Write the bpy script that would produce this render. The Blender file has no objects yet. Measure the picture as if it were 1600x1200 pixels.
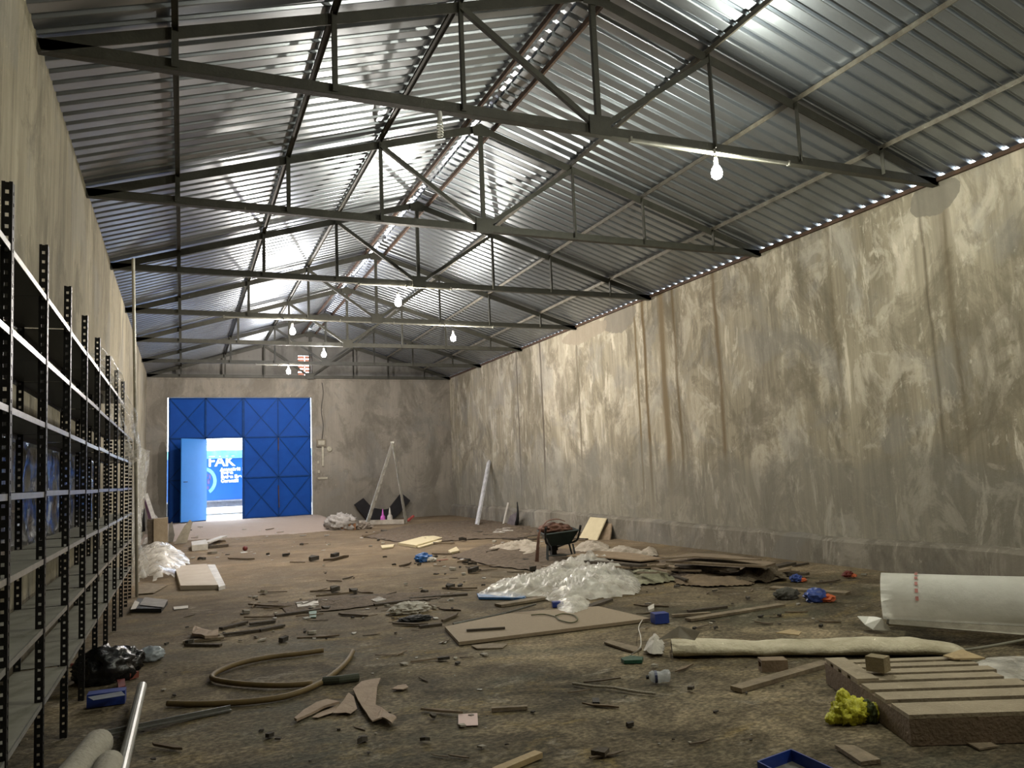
import bpy, bmesh, math, random
from mathutils import Vector, Matrix, noise
random.seed(7)
S = bpy.context.scene
COL = S.collection
PI = math.pi

# ------------------------------------------------------------------ camera
YAW, PITCH, ROLL, FPX = 0.40401, 0.11344, -0.04139, 1208.48
CAM = Vector((0.0, 0.0, 1.6))
Fv = Vector((math.sin(YAW)*math.cos(PITCH), math.cos(YAW)*math.cos(PITCH), math.sin(PITCH)))
Rv = Fv.cross(Vector((0, 0, 1))).normalized()
Uv = Rv.cross(Fv)
R2 = Rv*math.cos(ROLL) + Uv*math.sin(ROLL)
U2 = -Rv*math.sin(ROLL) + Uv*math.cos(ROLL)
cd = bpy.data.cameras.new('camera'); cam = bpy.data.objects.new('camera', cd); COL.objects.link(cam)
cam.matrix_world = Matrix(((R2.x, U2.x, -Fv.x, CAM.x), (R2.y, U2.y, -Fv.y, CAM.y), (R2.z, U2.z, -Fv.z, CAM.z), (0, 0, 0, 1)))
cd.sensor_width = 36; cd.lens = 36*FPX/1600; cd.clip_end = 300; cd.clip_start = .05
S.camera = cam

# ------------------------------------------------------------------ world, sun, exposure
W = bpy.data.worlds.new('sky'); S.world = W; W.use_nodes = True
W.node_tree.nodes['Background'].inputs[0].default_value = (0.78, 0.89, 1.0, 1)
W.node_tree.nodes['Background'].inputs[1].default_value = 4.0
S.view_settings.view_transform = 'Standard'; S.view_settings.look = 'None'
S.view_settings.gamma = 1; S.view_settings.use_curve_mapping = False
S.view_settings.exposure = 1.75
BULB_W = 85.0

def ray(u, v): return Fv + R2*((u-800)/FPX) - U2*((v-600)/FPX)
def G(u, v, z=0.0):
    d = ray(u, v); return CAM + d*((z-CAM.z)/d.z)
def AY(u, v, Y):
    d = ray(u, v); return CAM + d*(Y/d.y)
def AX(u, v, X):
    d = ray(u, v); return CAM + d*(X/d.x)
def sst(a, b, x):
    t = min(1, max(0, (x-a)/(b-a))); return t*t*(3-2*t)
def fz(x, y):            # floor height
    base = 0.12*sst(19, 27, y)
    w = sst(-0.9, -0.5, x)*(1-sst(4.25, 4.9, x))
    return base + (0.42-base)*sst(22.2, 27.2, y)*w
def GF(u, v, h=0.0):     # picture point on the real floor plus h
    z = 0.0
    for _ in range(12):
        P = G(u, v, z+h); z = .5*z+.5*fz(P.x, P.y)
    return G(u, v, z+h)

# ------------------------------------------------------------------ materials
def newmat(name):
    m = bpy.data.materials.new(name); m.use_nodes = True
    nt = m.node_tree; b = nt.nodes['Principled BSDF']; return m, nt, b
def mat(name, c, rough=.7, metal=0., c2=None, scale=6., amt=.5, bump=0., bscale=40., spec=None, rand=0., trans=0., alpha=1.):
    m, nt, b = newmat(name); N = nt.nodes; L = nt.links
    b.inputs['Roughness'].default_value = rough; b.inputs['Metallic'].default_value = metal
    if spec is not None: b.inputs['Specular IOR Level'].default_value = spec
    tc = N.new('ShaderNodeTexCoord')
    n = N.new('ShaderNodeTexNoise'); n.inputs['Scale'].default_value = scale; n.inputs['Detail'].default_value = 7
    n.inputs['Roughness'].default_value = .65
    L.new(tc.outputs['Object'], n.inputs['Vector'])
    r = N.new('ShaderNodeValToRGB'); r.color_ramp.elements[0].position = .5-.25*amt-.05; r.color_ramp.elements[1].position = .5+.25*amt+.05
    c2 = c2 or tuple(x*.6 for x in c)
    r.color_ramp.elements[0].color = (*c2, 1); r.color_ramp.elements[1].color = (*c, 1)
    L.new(n.outputs['Fac'], r.inputs['Fac'])
    out = r.outputs['Color']
    if rand:
        oi = N.new('ShaderNodeObjectInfo'); mr = N.new('ShaderNodeMapRange')
        mr.inputs['To Min'].default_value = 1-rand; mr.inputs['To Max'].default_value = 1+rand
        L.new(oi.outputs['Random'], mr.inputs['Value'])
        mx = N.new('ShaderNodeVectorMath'); mx.operation = 'SCALE'
        L.new(out, mx.inputs[0]); L.new(mr.outputs['Result'], mx.inputs['Scale']); out = mx.outputs['Vector']
    L.new(out, b.inputs['Base Color'])
    if bump:
        n2 = N.new('ShaderNodeTexNoise'); n2.inputs['Scale'].default_value = bscale; n2.inputs['Detail'].default_value = 5
        L.new(tc.outputs['Object'], n2.inputs['Vector'])
        bp = N.new('ShaderNodeBump'); bp.inputs['Strength'].default_value = bump; bp.inputs['Distance'].default_value = .02
        L.new(n2.outputs['Fac'], bp.inputs['Height']); L.new(bp.outputs['Normal'], b.inputs['Normal'])
    if trans: b.inputs['Transmission Weight'].default_value = trans
    if alpha < 1: b.inputs['Alpha'].default_value = alpha
    return m
def emat(name, c, s):
    m, nt, b = newmat(name); nt.nodes.remove(b)
    e = nt.nodes.new('ShaderNodeEmission'); e.inputs[0].default_value = (*c, 1); e.inputs[1].default_value = s
    t = nt.nodes.new('ShaderNodeBsdfTransparent'); a = nt.nodes.new('ShaderNodeAddShader')
    nt.links.new(e.outputs[0], a.inputs[0]); nt.links.new(t.outputs[0], a.inputs[1])
    nt.links.new(a.outputs[0], nt.nodes['Material Output'].inputs[0])
    try: m.cycles.emission_sampling = 'NONE'
    except Exception: pass
    return m

class NB:                         # small node builder for the wall and floor plaster
    def __init__(s, name):
        s.m, s.nt, s.b = newmat(name); s.N = s.nt.nodes; s.L = s.nt.links
        g = s.N.new('ShaderNodeNewGeometry'); s.pos = g.outputs['Position']; s.nrm = g.outputs['Normal']
        sp = s.N.new('ShaderNodeSeparateXYZ'); s.L.new(s.pos, sp.inputs[0]); s.x, s.y, s.z = sp.outputs
    def set(s, sock, v):
        if isinstance(v, (int, float)): sock.default_value = v
        elif isinstance(v, tuple): sock.default_value = v if len(v) == len(sock.default_value) else (*v, 1)
        else: s.L.new(v, sock)
    def math(s, op, a, b=0., c=0., clamp=False):
        n = s.N.new('ShaderNodeMath'); n.operation = op; n.use_clamp = clamp
        s.set(n.inputs[0], a); s.set(n.inputs[1], b); s.set(n.inputs[2], c); return n.outputs[0]
    def vec(s, sx, sy, sz, off=(0, 0, 0)):
        n = s.N.new('ShaderNodeMapping'); s.L.new(s.pos, n.inputs[0]); n.inputs['Scale'].default_value = (sx, sy, sz)
        n.inputs['Location'].default_value = off; return n.outputs[0]
    def noise(s, vec, scale=1, detail=6, rough=.6, dist=0.):
        n = s.N.new('ShaderNodeTexNoise'); s.L.new(vec, n.inputs['Vector'])
        n.inputs['Scale'].default_value = scale; n.inputs['Detail'].default_value = detail
        n.inputs['Roughness'].default_value = rough; n.inputs['Distortion'].default_value = dist
        return n.outputs['Fac']
    def ramp(s, v, pts):
        n = s.N.new('ShaderNodeValToRGB'); s.L.new(v, n.inputs[0]); e = n.color_ramp.elements
        while len(e) < len(pts): e.new(.5)
        for k, (p, c) in enumerate(pts):
            e[k].position = p; e[k].color = (*c, 1) if isinstance(c, tuple) else (c, c, c, 1)
        return n.outputs['Color']
    def mix(s, f, a, b, mode='MIX'):
        n = s.N.new('ShaderNodeMix'); n.data_type = 'RGBA'; n.blend_type = mode
        s.set(n.inputs['Factor'], f); s.set(n.inputs[6], a); s.set(n.inputs[7], b); return n.outputs[2]
    def bump(s, h, strength, dist=.02, prev=None):
        n = s.N.new('ShaderNodeBump'); n.inputs['Strength'].default_value = strength; n.inputs['Distance'].default_value = dist
        s.L.new(h, n.inputs['Height'])
        if prev: s.L.new(prev, n.inputs['Normal'])
        return n.outputs['Normal']

def plaster(name, dark, mid, light, along, streak=.5, patch=1., drips=(), pale=(0.40, 0.37, 0.31), low=None, seed=0., patches=()):
    """old stained render: along = 'y' or 'x' is the wall's horizontal direction"""
    n = NB(name)
    def V(a, z, o=0): return n.vec(a, a, z, (seed+o, seed*1.7+o, seed*.6)) 
    big = n.noise(V(.4, .22), 1, 8, .6, .5)
    col = n.ramp(big, [(.30, dark), (.5, mid), (.68, light)])
    st = n.noise(V(2.6, .14, 3), 1, 6, .62, .25)
    col = n.mix(streak, col, n.ramp(st, [(.34, .76), (.5, 1.), (.66, 1.2)]), 'MULTIPLY')
    st2 = n.noise(V(11, .6, 9), 1, 5, .6, .2)
    col = n.mix(streak*.9, col, n.ramp(st2, [(.36, .74), (.62, 1.24)]), 'MULTIPLY')
    st3 = n.noise(V(38, 2.2, 19), 1, 4, .6, .2)
    col = n.mix(streak*.5, col, n.ramp(st3, [(.38, .8), (.62, 1.18)]), 'MULTIPLY')
    cr = n.noise(V(1.5, .95, 17), 1, 12, .70, .9)
    col = n.mix(n.ramp(cr, [(.515, 0.), (.55, .32*patch), (.64, .62*patch)]), col, pale)
    ef = n.noise(V(3.2, .7, 57), 1, 10, .7, .5)
    col = n.mix(n.ramp(ef, [(.58, 0.), (.61, .45*patch), (.66, .75*patch)]), col, tuple(c*1.12 for c in pale))
    dk = n.noise(V(.9, .6, 29), 1, 12, .72, .8)
    col = n.mix(n.ramp(dk, [(.50, 0.), (.535, .35), (.62, .72)]), col, tuple(c*.72 for c in dark))
    gy = n.noise(V(.9, .8, 37), 1, 8, .6, .4)
    col = n.mix(n.ramp(gy, [(.52, 0.), (.60, .35)]), col, tuple(sum(mid)/3*q for q in (1.0, .99, .93)))
    spk = n.noise(V(9, 5, 41), 1, 5, .7)
    col = n.mix(n.ramp(spk, [(.62, 0.), (.72, .5)]), col, tuple(c*1.15 for c in pale))
    col = n.mix(n.ramp(spk, [(.28, .45), (.36, 0.)]), col, tuple(c*.6 for c in dark))
    ax = n.y if along == 'y' else n.x
    for (a0, w, zb, k, c) in drips:        # a0 place along the wall, w width, zb lowest height
        wob = n.math('MULTIPLY', n.math('SUBTRACT', n.noise(V(.3, .8, a0), 1, 3), .5), .16)
        d = n.math('ABSOLUTE', n.math('SUBTRACT', n.math('ADD', ax, wob), a0))
        f = n.math('SUBTRACT', 1., n.math('DIVIDE', d, w*.62), clamp=True)
        zf = n.math('MULTIPLY', n.math('SUBTRACT', n.z, zb), 1.2, clamp=True)
        f = n.math('MULTIPLY', n.math('MULTIPLY', f, zf), k*1.5)
        f = n.math('MULTIPLY', f, n.math('ADD', n.noise(V(6, .9, a0*2), 1, 5), .35), clamp=True)
        col = n.mix(f, col, c)
    for (a0, z0, ra, rz, c) in patches:    # places where the outer coat has come off
        da = n.math('DIVIDE', n.math('SUBTRACT', ax, a0), ra); dz = n.math('DIVIDE', n.math('SUBTRACT', n.z, z0), rz)
        rr = n.math('ADD', n.math('MULTIPLY', da, da), n.math('MULTIPLY', dz, dz))
        rr = n.math('ADD', rr, n.math('MULTIPLY', n.math('SUBTRACT', n.noise(V(2.5, 2.5, a0), 1, 5), .5), 1.6))
        col = n.mix(n.ramp(rr, [(.93, .85), (.99, 0.)]), col, c)
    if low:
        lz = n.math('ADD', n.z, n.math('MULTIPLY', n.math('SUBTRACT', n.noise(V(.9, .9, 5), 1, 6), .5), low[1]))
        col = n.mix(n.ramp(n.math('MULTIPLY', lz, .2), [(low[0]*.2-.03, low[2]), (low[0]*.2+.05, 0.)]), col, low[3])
    n.L.new(col, n.b.inputs['Base Color']); n.b.inputs['Roughness'].default_value = .93
    n.b.inputs['Specular IOR Level'].default_value = .2
    nb = n.bump(cr, .35, .03); nb = n.bump(n.noise(V(3, 3, 2), 1, 10, .7), .35, .03, nb); nb = n.bump(spk, .3, .015, nb)
    n.L.new(nb, n.b.inputs['Normal'])
    return n.m

M = {}
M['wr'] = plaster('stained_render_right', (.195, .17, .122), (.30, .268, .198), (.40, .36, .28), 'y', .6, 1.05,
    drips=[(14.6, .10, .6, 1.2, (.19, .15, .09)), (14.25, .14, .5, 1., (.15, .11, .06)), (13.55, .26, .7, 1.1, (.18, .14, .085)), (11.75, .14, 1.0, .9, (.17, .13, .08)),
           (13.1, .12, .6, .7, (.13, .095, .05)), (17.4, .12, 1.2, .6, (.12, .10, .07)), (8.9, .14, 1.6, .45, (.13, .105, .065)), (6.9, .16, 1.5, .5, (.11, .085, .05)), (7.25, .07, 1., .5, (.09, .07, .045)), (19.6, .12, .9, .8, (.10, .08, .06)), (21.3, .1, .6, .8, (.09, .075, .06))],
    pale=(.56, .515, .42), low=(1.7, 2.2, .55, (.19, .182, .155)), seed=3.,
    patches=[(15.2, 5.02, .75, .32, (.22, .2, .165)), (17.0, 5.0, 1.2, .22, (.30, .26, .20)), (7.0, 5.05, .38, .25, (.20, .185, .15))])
M['wl'] = plaster('stained_render_left', (.19, .168, .118), (.26, .232, .168), (.33, .295, .215), 'y', .7, .25, seed=11., pale=(.38, .345, .26))
M['wb'] = plaster('cement_render_back', (.17, .153, .125), (.225, .203, .168), (.28, .255, .214), 'x', .22, .3, seed=23., pale=(.34, .31, .26),
    low=(1.0, .9, .45, (.19, .175, .15)), patches=[(-.62, 1.9, .16, 1.2, (.115, .105, .085))])
M['gable'] = plaster('gable_block', (.14, .135, .122), (.18, .175, .16), (.22, .21, .19), 'x', .15, .15, seed=31., pale=(.2, .19, .17))

def floor_mat(name, tint=(1, 1, 1), pale=.0):
    n = NB(name)
    T = lambda c: tuple(a*b for a, b in zip(c, tint))
    big = n.noise(n.vec(.4, .5, .28), 1, 10, .68, .8)
    col = n.ramp(big, [(.38, T((.058, .050, .032))), (.5, T((.108, .088, .056))), (.62, T((.18, .145, .092)))])
    md = n.noise(n.vec(1.3, 1.6, 1, (4, 2, 0)), 1, 12, .72, .7)
    col = n.mix(.75, col, n.ramp(md, [(.40, .40), (.5, 1.0), (.60, 1.75)]), 'MULTIPLY')
    gr = n.noise(n.vec(.5, .8, 1, (9, 1, 0)), 1, 6, .7, .4)
    col = n.mix(n.ramp(gr, [(.52, 0.), (.62, .6)]), col, T((.056, .058, .038)))
    yl = n.noise(n.vec(.9, 1.6, 1, (29, 13, 0)), 1, 9, .75, .6)
    col = n.mix(n.ramp(yl, [(.55, 0.), (.64, .6)]), col, T((.20, .145, .055)))
    wt = n.noise(n.vec(2.1, 3.4, 1, (49, 3, 0)), 1, 10, .75, .5)
    col = n.mix(n.ramp(wt, [(.57, 0.), (.64, .5)]), col, T((.27, .24, .19)))
    sp = n.noise(n.vec(26, 34, 20), 1, 4, .65)
    col = n.mix(.8, col, n.ramp(sp, [(.38, .5), (.5, 1.), (.62, 1.7)]), 'MULTIPLY')
    nearfar = n.math('DIVIDE', n.math('SUBTRACT', n.y, 5.5), 10., clamp=True)     # far half of the floor painted lighter, in place of stronger light
    col = n.mix(n.math('MULTIPLY', nearfar, .5), col, T((.25, .18, .118)))
    ex = n.math('MULTIPLY', n.math('SUBTRACT', n.noise(n.vec(1, 1, 1), 1, 5), .5), .8)
    ap = n.math('MULTIPLY', n.math('GREATER_THAN', n.math('ADD', n.y, ex), 23.3), n.math('LESS_THAN', n.math('ADD', n.x, ex), 4.45))   # the cement ramp inside the gate
    col = n.mix(n.math('MULTIPLY', ap, .72), col, (.42, .345, .30))
    if pale: col = n.mix(pale, col, (.36, .31, .27))
    n.L.new(col, n.b.inputs['Base Color'])
    n.L.new(n.ramp(gr, [(.3, .95), (.7, .75)]), n.b.inputs['Roughness'])
    n.b.inputs['Specular IOR Level'].default_value = .15
    nb = n.bump(md, .6, .04); nb = n.bump(sp, .5, .012, nb); nb = n.bump(wt, .4, .02, nb)
    n.L.new(nb, n.b.inputs['Normal'])
    return n.m
M['floor'] = floor_mat('dusty_concrete_floor')
M['ground'] = mat('pale_street_concrete', (.62, .60, .57), .9, bump=.3)

def roof_mat():
    n = NB('galvanised_corrugated_sheet')
    a = n.noise(n.vec(.6, 2.0, .6), 1, 6, .6, .3)
    n.L.new(n.ramp(a, [(.3, (.29, .315, .34)), (.7, (.35, .385, .43))]), n.b.inputs['Base Color'])
    n.b.inputs['Metallic'].default_value = .9
    b_ = n.noise(n.vec(3, 9, 3), 1, 5, .7)
    n.b.inputs['Roughness'].default_value = .33
    nb = n.bump(n.noise(n.vec(1.2, 5, 1.2), 1, 3, .6), .05, .02); n.L.new(nb, n.b.inputs['Normal'])
    return n.m
M['roof'] = roof_mat()
M['steel'] = mat('olive_painted_steel', (.055, .054, .040), .6, .1, c2=(.034, .033, .025), scale=5, bump=.15)
M['purlin'] = mat('worn_painted_steel', (.15, .14, .11), .5, .3, c2=(.085, .07, .05), scale=9, bump=.2)
M['rust'] = mat('rusty_steel', (.12, .07, .045), .75, .3, c2=(.055, .035, .025), scale=7, bump=.3)
M['conduit'] = mat('pale_plastic_conduit', (.24, .235, .20), .6)
M['cable'] = mat('dark_cable', (.05, .045, .04), .6)
M['bulb'] = emat('glowing_bulb', (1.0, .96, .84), 22.)
M['bulbcap'] = mat('white_plastic', (.6, .6, .58), .4)
M['blk'] = mat('black_slotted_steel', (.012, .012, .012), .45, .3, c2=(.006, .006, .006))
M['blue'] = mat('blue_gate_paint', (.003, .062, .33), .6, 0., c2=(.002, .045, .25), scale=2.2, amt=.9, bump=.1, spec=.15)
M['bluelit'] = mat('blue_gate_paint_lit', (.025, .20, .62), .5, 0., c2=(.02, .18, .56), scale=1.5)  # gate blue made lighter: daylight on the open wicket is in the colour
M['bluedk'] = mat('blue_gate_bracing', (.003, .045, .20), .6, 0., spec=.15)
M['rubber'] = mat('black_rubber', (.012, .012, .012), .7)

# ------------------------------------------------------------------ mesh helpers
def box(bm, c, s, rot=None):
    c = Vector(c); vs = []
    for dz in (-.5, .5):
        for dx, dy in ((-.5, -.5), (.5, -.5), (.5, .5), (-.5, .5)):
            v = Vector((dx*s[0], dy*s[1], dz*s[2]))
            if rot: v = rot @ v
            vs.append(bm.verts.new(c+v))
    for f in ((3, 2, 1, 0), (4, 5, 6, 7), (0, 1, 5, 4), (1, 2, 6, 5), (2, 3, 7, 6), (3, 0, 4, 7)):
        bm.faces.new([vs[i] for i in f])
    return vs
def bx(bm, x0, x1, y0, y1, z0, z1): return box(bm, ((x0+x1)/2, (y0+y1)/2, (z0+z1)/2), (abs(x1-x0), abs(y1-y0), abs(z1-z0)))
def beam(bm, a, b, w, h, up=Vector((0, 0, 1))):
    a = Vector(a); b = Vector(b); d = b-a; L = d.length; d.normalize()
    s = d.cross(up)
    if s.length < 1e-4: s = Vector((1, 0, 0))
    s.normalize(); u = s.cross(d)
    rot = Matrix((s, d, u)).transposed()
    return box(bm, (a+b)/2, (w, L, h), rot)
def angle_bar(bm, a, b, w, t=.008, up=Vector((0, 0, 1)), flip=1):     # L section
    a = Vector(a); b = Vector(b); d = (b-a).normalized(); s = d.cross(up).normalized(); u = s.cross(d)
    beam(bm, a+u*(w/2-t/2), b+u*(w/2-t/2), w, t, up)
    beam(bm, a+s*flip*(w/2-t/2), b+s*flip*(w/2-t/2), t, w, up)
def tube(bm, pts, r, seg=8, caps=True, rs=None):
    pts = [Vector(p) for p in pts]; rings = []
    prev = None
    for i, p in enumerate(pts):
        d = (pts[min(i+1, len(pts)-1)]-pts[max(i-1, 0)]).normalized()
        if prev is None: s = d.cross(Vector((0, 0, 1)) if abs(d.z) < .9 else Vector((1, 0, 0))).normalized()
        else:
            s = (prev - d*prev.dot(d)).normalized()
        prev = s; u = s.cross(d); rr = rs[i] if rs else r
        rings.append([bm.verts.new(p+(s*math.cos(2*PI*k/seg)+u*math.sin(2*PI*k/seg))*rr) for k in range(seg)])
    for i in range(len(rings)-1):
        for k in range(seg):
            bm.faces.new((rings[i][k], rings[i][(k+1) % seg], rings[i+1][(k+1) % seg], rings[i+1][k]))
    if caps:
        bm.faces.new(rings[0][::-1]); bm.faces.new(rings[-1])
def lathe(bm, c, prof, seg=16):
    c = Vector(c); rings = []
    for r, z in prof:
        rings.append([bm.verts.new(c+Vector((r*math.cos(2*PI*k/seg), r*math.sin(2*PI*k/seg), z))) for k in range(seg)] if r > 1e-5 else [bm.verts.new(c+Vector((0, 0, z)))])
    for A, B in zip(rings, rings[1:]):
        for k in range(seg):
            q = [A[k % len(A)], A[(k+1) % len(A)], B[(k+1) % len(B)], B[k % len(B)]]
            q2 = []
            for v in q:
                if v not in q2: q2.append(v)
            if len(q2) > 2: bm.faces.new(q2)
def prism(bm, pts, off):
    pts = [Vector(p) for p in pts]; off = Vector(off)
    a = [bm.verts.new(p) for p in pts]; b = [bm.verts.new(p+off) for p in pts]
    bm.faces.new(a[::-1]); bm.faces.new(b)
    for i in range(len(a)):
        j = (i+1) % len(a); bm.faces.new((a[i], a[j], b[j], b[i]))
def smoothpath(pts, n=8):
    P = [Vector(p) for p in pts]; out = []
    for i in range(len(P)-1):
        p0, p1, p2, p3 = P[max(i-1, 0)], P[i], P[i+1], P[min(i+2, len(P)-1)]
        for k in range(n):
            t = k/n
            out.append(.5*((2*p1)+(-p0+p2)*t+(2*p0-5*p1+4*p2-p3)*t*t+(-p0+3*p1-3*p2+p3)*t**3))
    out.append(P[-1]); return out

def obj(name, bm, m, parent=None, label=None, origin=None, smooth=False, kind=None, mats=None):
    bmesh.ops.recalc_face_normals(bm, faces=bm.faces[:])
    me = bpy.data.meshes.new(name)
    if parent is not None: origin = Vector((0, 0, 0)); q = parent
    if parent is not None:
        while q is not None: origin = origin + q.location; q = q.parent
    elif origin is None:
        if bm.verts:
            xs = [v.co.x for v in bm.verts]; ys = [v.co.y for v in bm.verts]; zs = [v.co.z for v in bm.verts]
            origin = Vector(((min(xs)+max(xs))/2, (min(ys)+max(ys))/2, min(zs)))
    if kind == 'structure': origin = Vector((0, 0, 0))
    origin = Vector(origin)
    bmesh.ops.translate(bm, verts=bm.verts[:], vec=-origin)
    if smooth:
        for f in bm.faces: f.smooth = True
    bm.to_mesh(me); bm.free()
    o = bpy.data.objects.new(name, me); COL.objects.link(o)
    for mm in (mats or [m]): me.materials.append(mm)
    if parent is not None: o.parent = parent
    else: o.location = origin
    if label: o['label'] = label
    if kind: o['kind'] = kind
    return o
def thing(name, label, cat, loc=(0, 0, 0), group=None, kind=None):
    o = bpy.data.objects.new(name, None); COL.objects.link(o); o.location = loc; o.empty_display_size = .1
    o['label'] = label; o['category'] = cat
    if group: o['group'] = group
    if kind: o['kind'] = kind
    return o
def tag(o, label, cat, group=None, kind=None):
    o['label'] = label; o['category'] = cat
    if group: o['group'] = group
    if kind: o['kind'] = kind
    return o
def B(): return bmesh.new()

XL, XR, YB, YF = -1.12, 9.28, 27.74, -3.2
XC = 4.08; EZ = 5.22; DT = 3.4713
def roofz(x): return 6.92 - .315*abs(x-XC)
def chordz(x): return 6.76 - .30*abs(x-XC)

# ------------------------------------------------------------------ structure: floor, walls, roof
bm = B(); nx, ny = 90, 240
x0, x1, y0, y1 = XL-.05, XR+.05, YF-.05, YB+.2
g = []
for j in range(ny+1):
    row = []
    for i in range(nx+1):
        x = x0+(x1-x0)*i/nx; y = y0+(y1-y0)*j/ny
        z = fz(x, y) + .010*noise.noise(Vector((x*.9, y*.9, 0))) + .007*noise.noise(Vector((x*3, y*3, 5)))
        row.append(bm.verts.new((x, y, z-.004)))
    g.append(row)
for j in range(ny):
    for i in range(nx): bm.faces.new((g[j][i], g[j][i+1], g[j+1][i+1], g[j+1][i]))
tag(obj('floor', bm, M['floor'], smooth=True, kind='structure'), 'dirty brown concrete floor littered with rubble', 'floor')

bm = B(); bx(bm, XL-.3, XL, YF-.3, YB+.3, -.1, EZ+.14)
tag(obj('wall_left', bm, M['wl'], kind='structure'), 'streaked olive brown rendered wall behind the black shelving', 'wall')
bm = B(); bx(bm, XR, XR+.3, YF-.3, YB+.3, -.1, EZ)
tag(obj('wall_right', bm, M['wr'], kind='structure'), 'long water-stained rendered wall with brown vertical streaks', 'wall')
# low rough plinth along the right wall
bm = B(); n = 150; prev = None
for k in range(n+1):
    y = YF+(YB-YF)*k/n
    h = .40+.05*noise.noise(Vector((y*.5, 0, 0)))+.03*noise.noise(Vector((y*2.1, 3, 0)))+.10*sst(8, 20, y)
    t = .13+.03*noise.noise(Vector((y*1.3, 7, 0)))
    r = [bm.verts.new(q) for q in ((XR+.02, y, -.05), (XR-t-.05, y, -.05), (XR-t-.02, y, h*.5), (XR-t, y, h-.04), (XR-t+.05, y, h), (XR+.02, y, h+.03))]
    if prev:
        for i in range(6): bm.faces.new((prev[i], prev[(i+1) % 6], r[(i+1) % 6], r[i]))
    else: bm.faces.new(r)
    prev = r
bm.faces.new(prev[::-1])
tag(obj('baseboard_right', bm, plaster('plinth_render', (.14, .126, .10), (.20, .18, .145), (.27, .245, .20), 'y', .2, .5, seed=51.), kind='structure', smooth=False), 'rough cement plinth along the foot of the right wall', 'plinth')
# wall plate and steel angle on top of the right wall
bm = B(); bx(bm, XR-.05, XR+.02, YF, YB, EZ-.002, EZ+.052)
tag(obj('trim_1', bm, M['rust'], kind='structure'), 'rusty steel eaves plate on top of the right wall', 'trim')
# back wall with gate opening
GX0, GX1, GZ0, GZ1 = -.49, 4.16, .42, 4.52
bm = B()
bx(bm, XL-.3, GX0, YB, YB+.25, -.1, EZ); bx(bm, GX1, XR+.3, YB, YB+.25, -.1, EZ)
bx(bm, GX0, GX1, YB, YB+.25, GZ1, EZ); bx(bm, GX0, GX1, YB, YB+.25, -.1, GZ0-.02)
tag(obj('wall_back', bm, M['wb'], kind='structure'), 'grey brown cement wall around the blue gate', 'wall')
# gable above, with the brick-screened opening
WX0, WX1, WZ0, WZ1 = 3.70, 4.17, 5.30, 6.02
bm = B()
def gab(pts): prism(bm, [(x, YB+.03, z) for x, z in pts], (0, .2, 0))
gt = lambda x: roofz(x)+.06
gab([(XL-.2, EZ), (WX0, EZ), (WX0, gt(WX0)), (XL-.2, gt(XL-.2))])
gab([(WX1, EZ), (XR+.3, EZ), (XR+.3, gt(XR+.3)), (WX1, gt(WX1))])
gab([(WX0, EZ), (WX1, EZ), (WX1, WZ0), (WX0, WZ0)])
gab([(WX0, WZ1), (WX1, WZ1), (WX1, gt(WX1)), (XC, gt(XC)), (WX0, gt(WX0))])
tag(obj('wall_gable', bm, M['gable'], kind='structure'), 'grey gable above the blue gate wall', 'wall')
wt = thing('window_1', 'small opening with pale red bricks high in the gable', 'window', (0, 0, 0), kind='structure')
bm = B(); mb = mat('hollow_red_brick', (.80, .40, .29), .85, c2=(.66, .28, .19))
mf = mat('pale_mortar', (.62, .50, .44), .9)
for r in range(6):
    for c in range(2):
        xx = WX0+.012+c*.235; bx(bm, xx, xx+.21, YB+.05, YB+.13, WZ0+.012+r*.118, WZ0+.098+r*.118)
obj('brick', bm, mb, wt, 'pale red bricks stacked in the opening')
bm = B()
for r in range(5): bx(bm, WX0+.2, WX0+.27, YB+.06, YB+.12, WZ0+.098+r*.118, WZ0+.130+r*.118)
obj('mortar', bm, mf, wt)
# front wall behind the camera
bm = B(); bx(bm, XL-.3, XR+.3, YF-.3, YF, -.1, EZ)
prism(bm, [(XL-.3, YF-.3, EZ), (XR+.3, YF-.3, EZ), (XR+.3, YF-.3, gt(XR+.3)), (XC, YF-.3, gt(XC)), (XL-.3, YF-.3, gt(XL-.3))], (0, .3, 0))
tag(obj('wall_front', bm, M['wb'], kind='structure'), 'cement wall closing the hall behind the viewer', 'wall')
# concrete tie beam under the gable (shadow ledge)
bm = B(); bx(bm, XL, XR, YB-.03, YB+.05, EZ-.10, EZ+.0)
tag(obj('trim_2', bm, M['wb'], kind='structure'), 'cement ledge under the gable', 'trim')

# corrugated roof: trapezoid ribs run down the slope, pitch 0.22 m
PITCHR = .2175
def sheet(bm, xa, xb, ya, yb, gap=None):
    prof = [(0, 0), (.075, 0), (.082, .003), (.098, .040), (.104, .045), (.138, .045), (.144, .040), (.160, .003), (.167, 0)]
    ys = []; y = ya
    while y < yb:
        for a, h in prof: ys.append((y+a*PITCHR/.2175, h))
        y += PITCHR
    nseg = 14; rows = []
    for i in range(nseg+1):
        x = xa+(xb-xa)*i/nseg
        rows.append([bm.verts.new((x, yy, roofz(x)+h+.002*noise.noise(Vector((x*.5, yy*.35, 2)))+.0004*noise.noise(Vector((x*1.3, yy*2, 9))))) for yy, h in ys])
    for i in range(nseg):
        for k in range(len(ys)-1): bm.faces.new((rows[i][k], rows[i][k+1], rows[i+1][k+1], rows[i+1][k]))
bm = B(); sheet(bm, XL-.02, XC-.05, YF-.3, YB+.2); 
o = obj('ceiling', bm, M['roof'], kind='structure', smooth=False); tag(o, 'underside of the corrugated metal roof, left slope', 'ceiling')
bm = B(); sheet(bm, XC+.05, XR+.01, YF-.3, YB+.2)
o = obj('ceiling', bm, M['roof'], kind='structure', smooth=False); tag(o, 'underside of the corrugated metal roof, right slope', 'ceiling')
bm = B()
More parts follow.
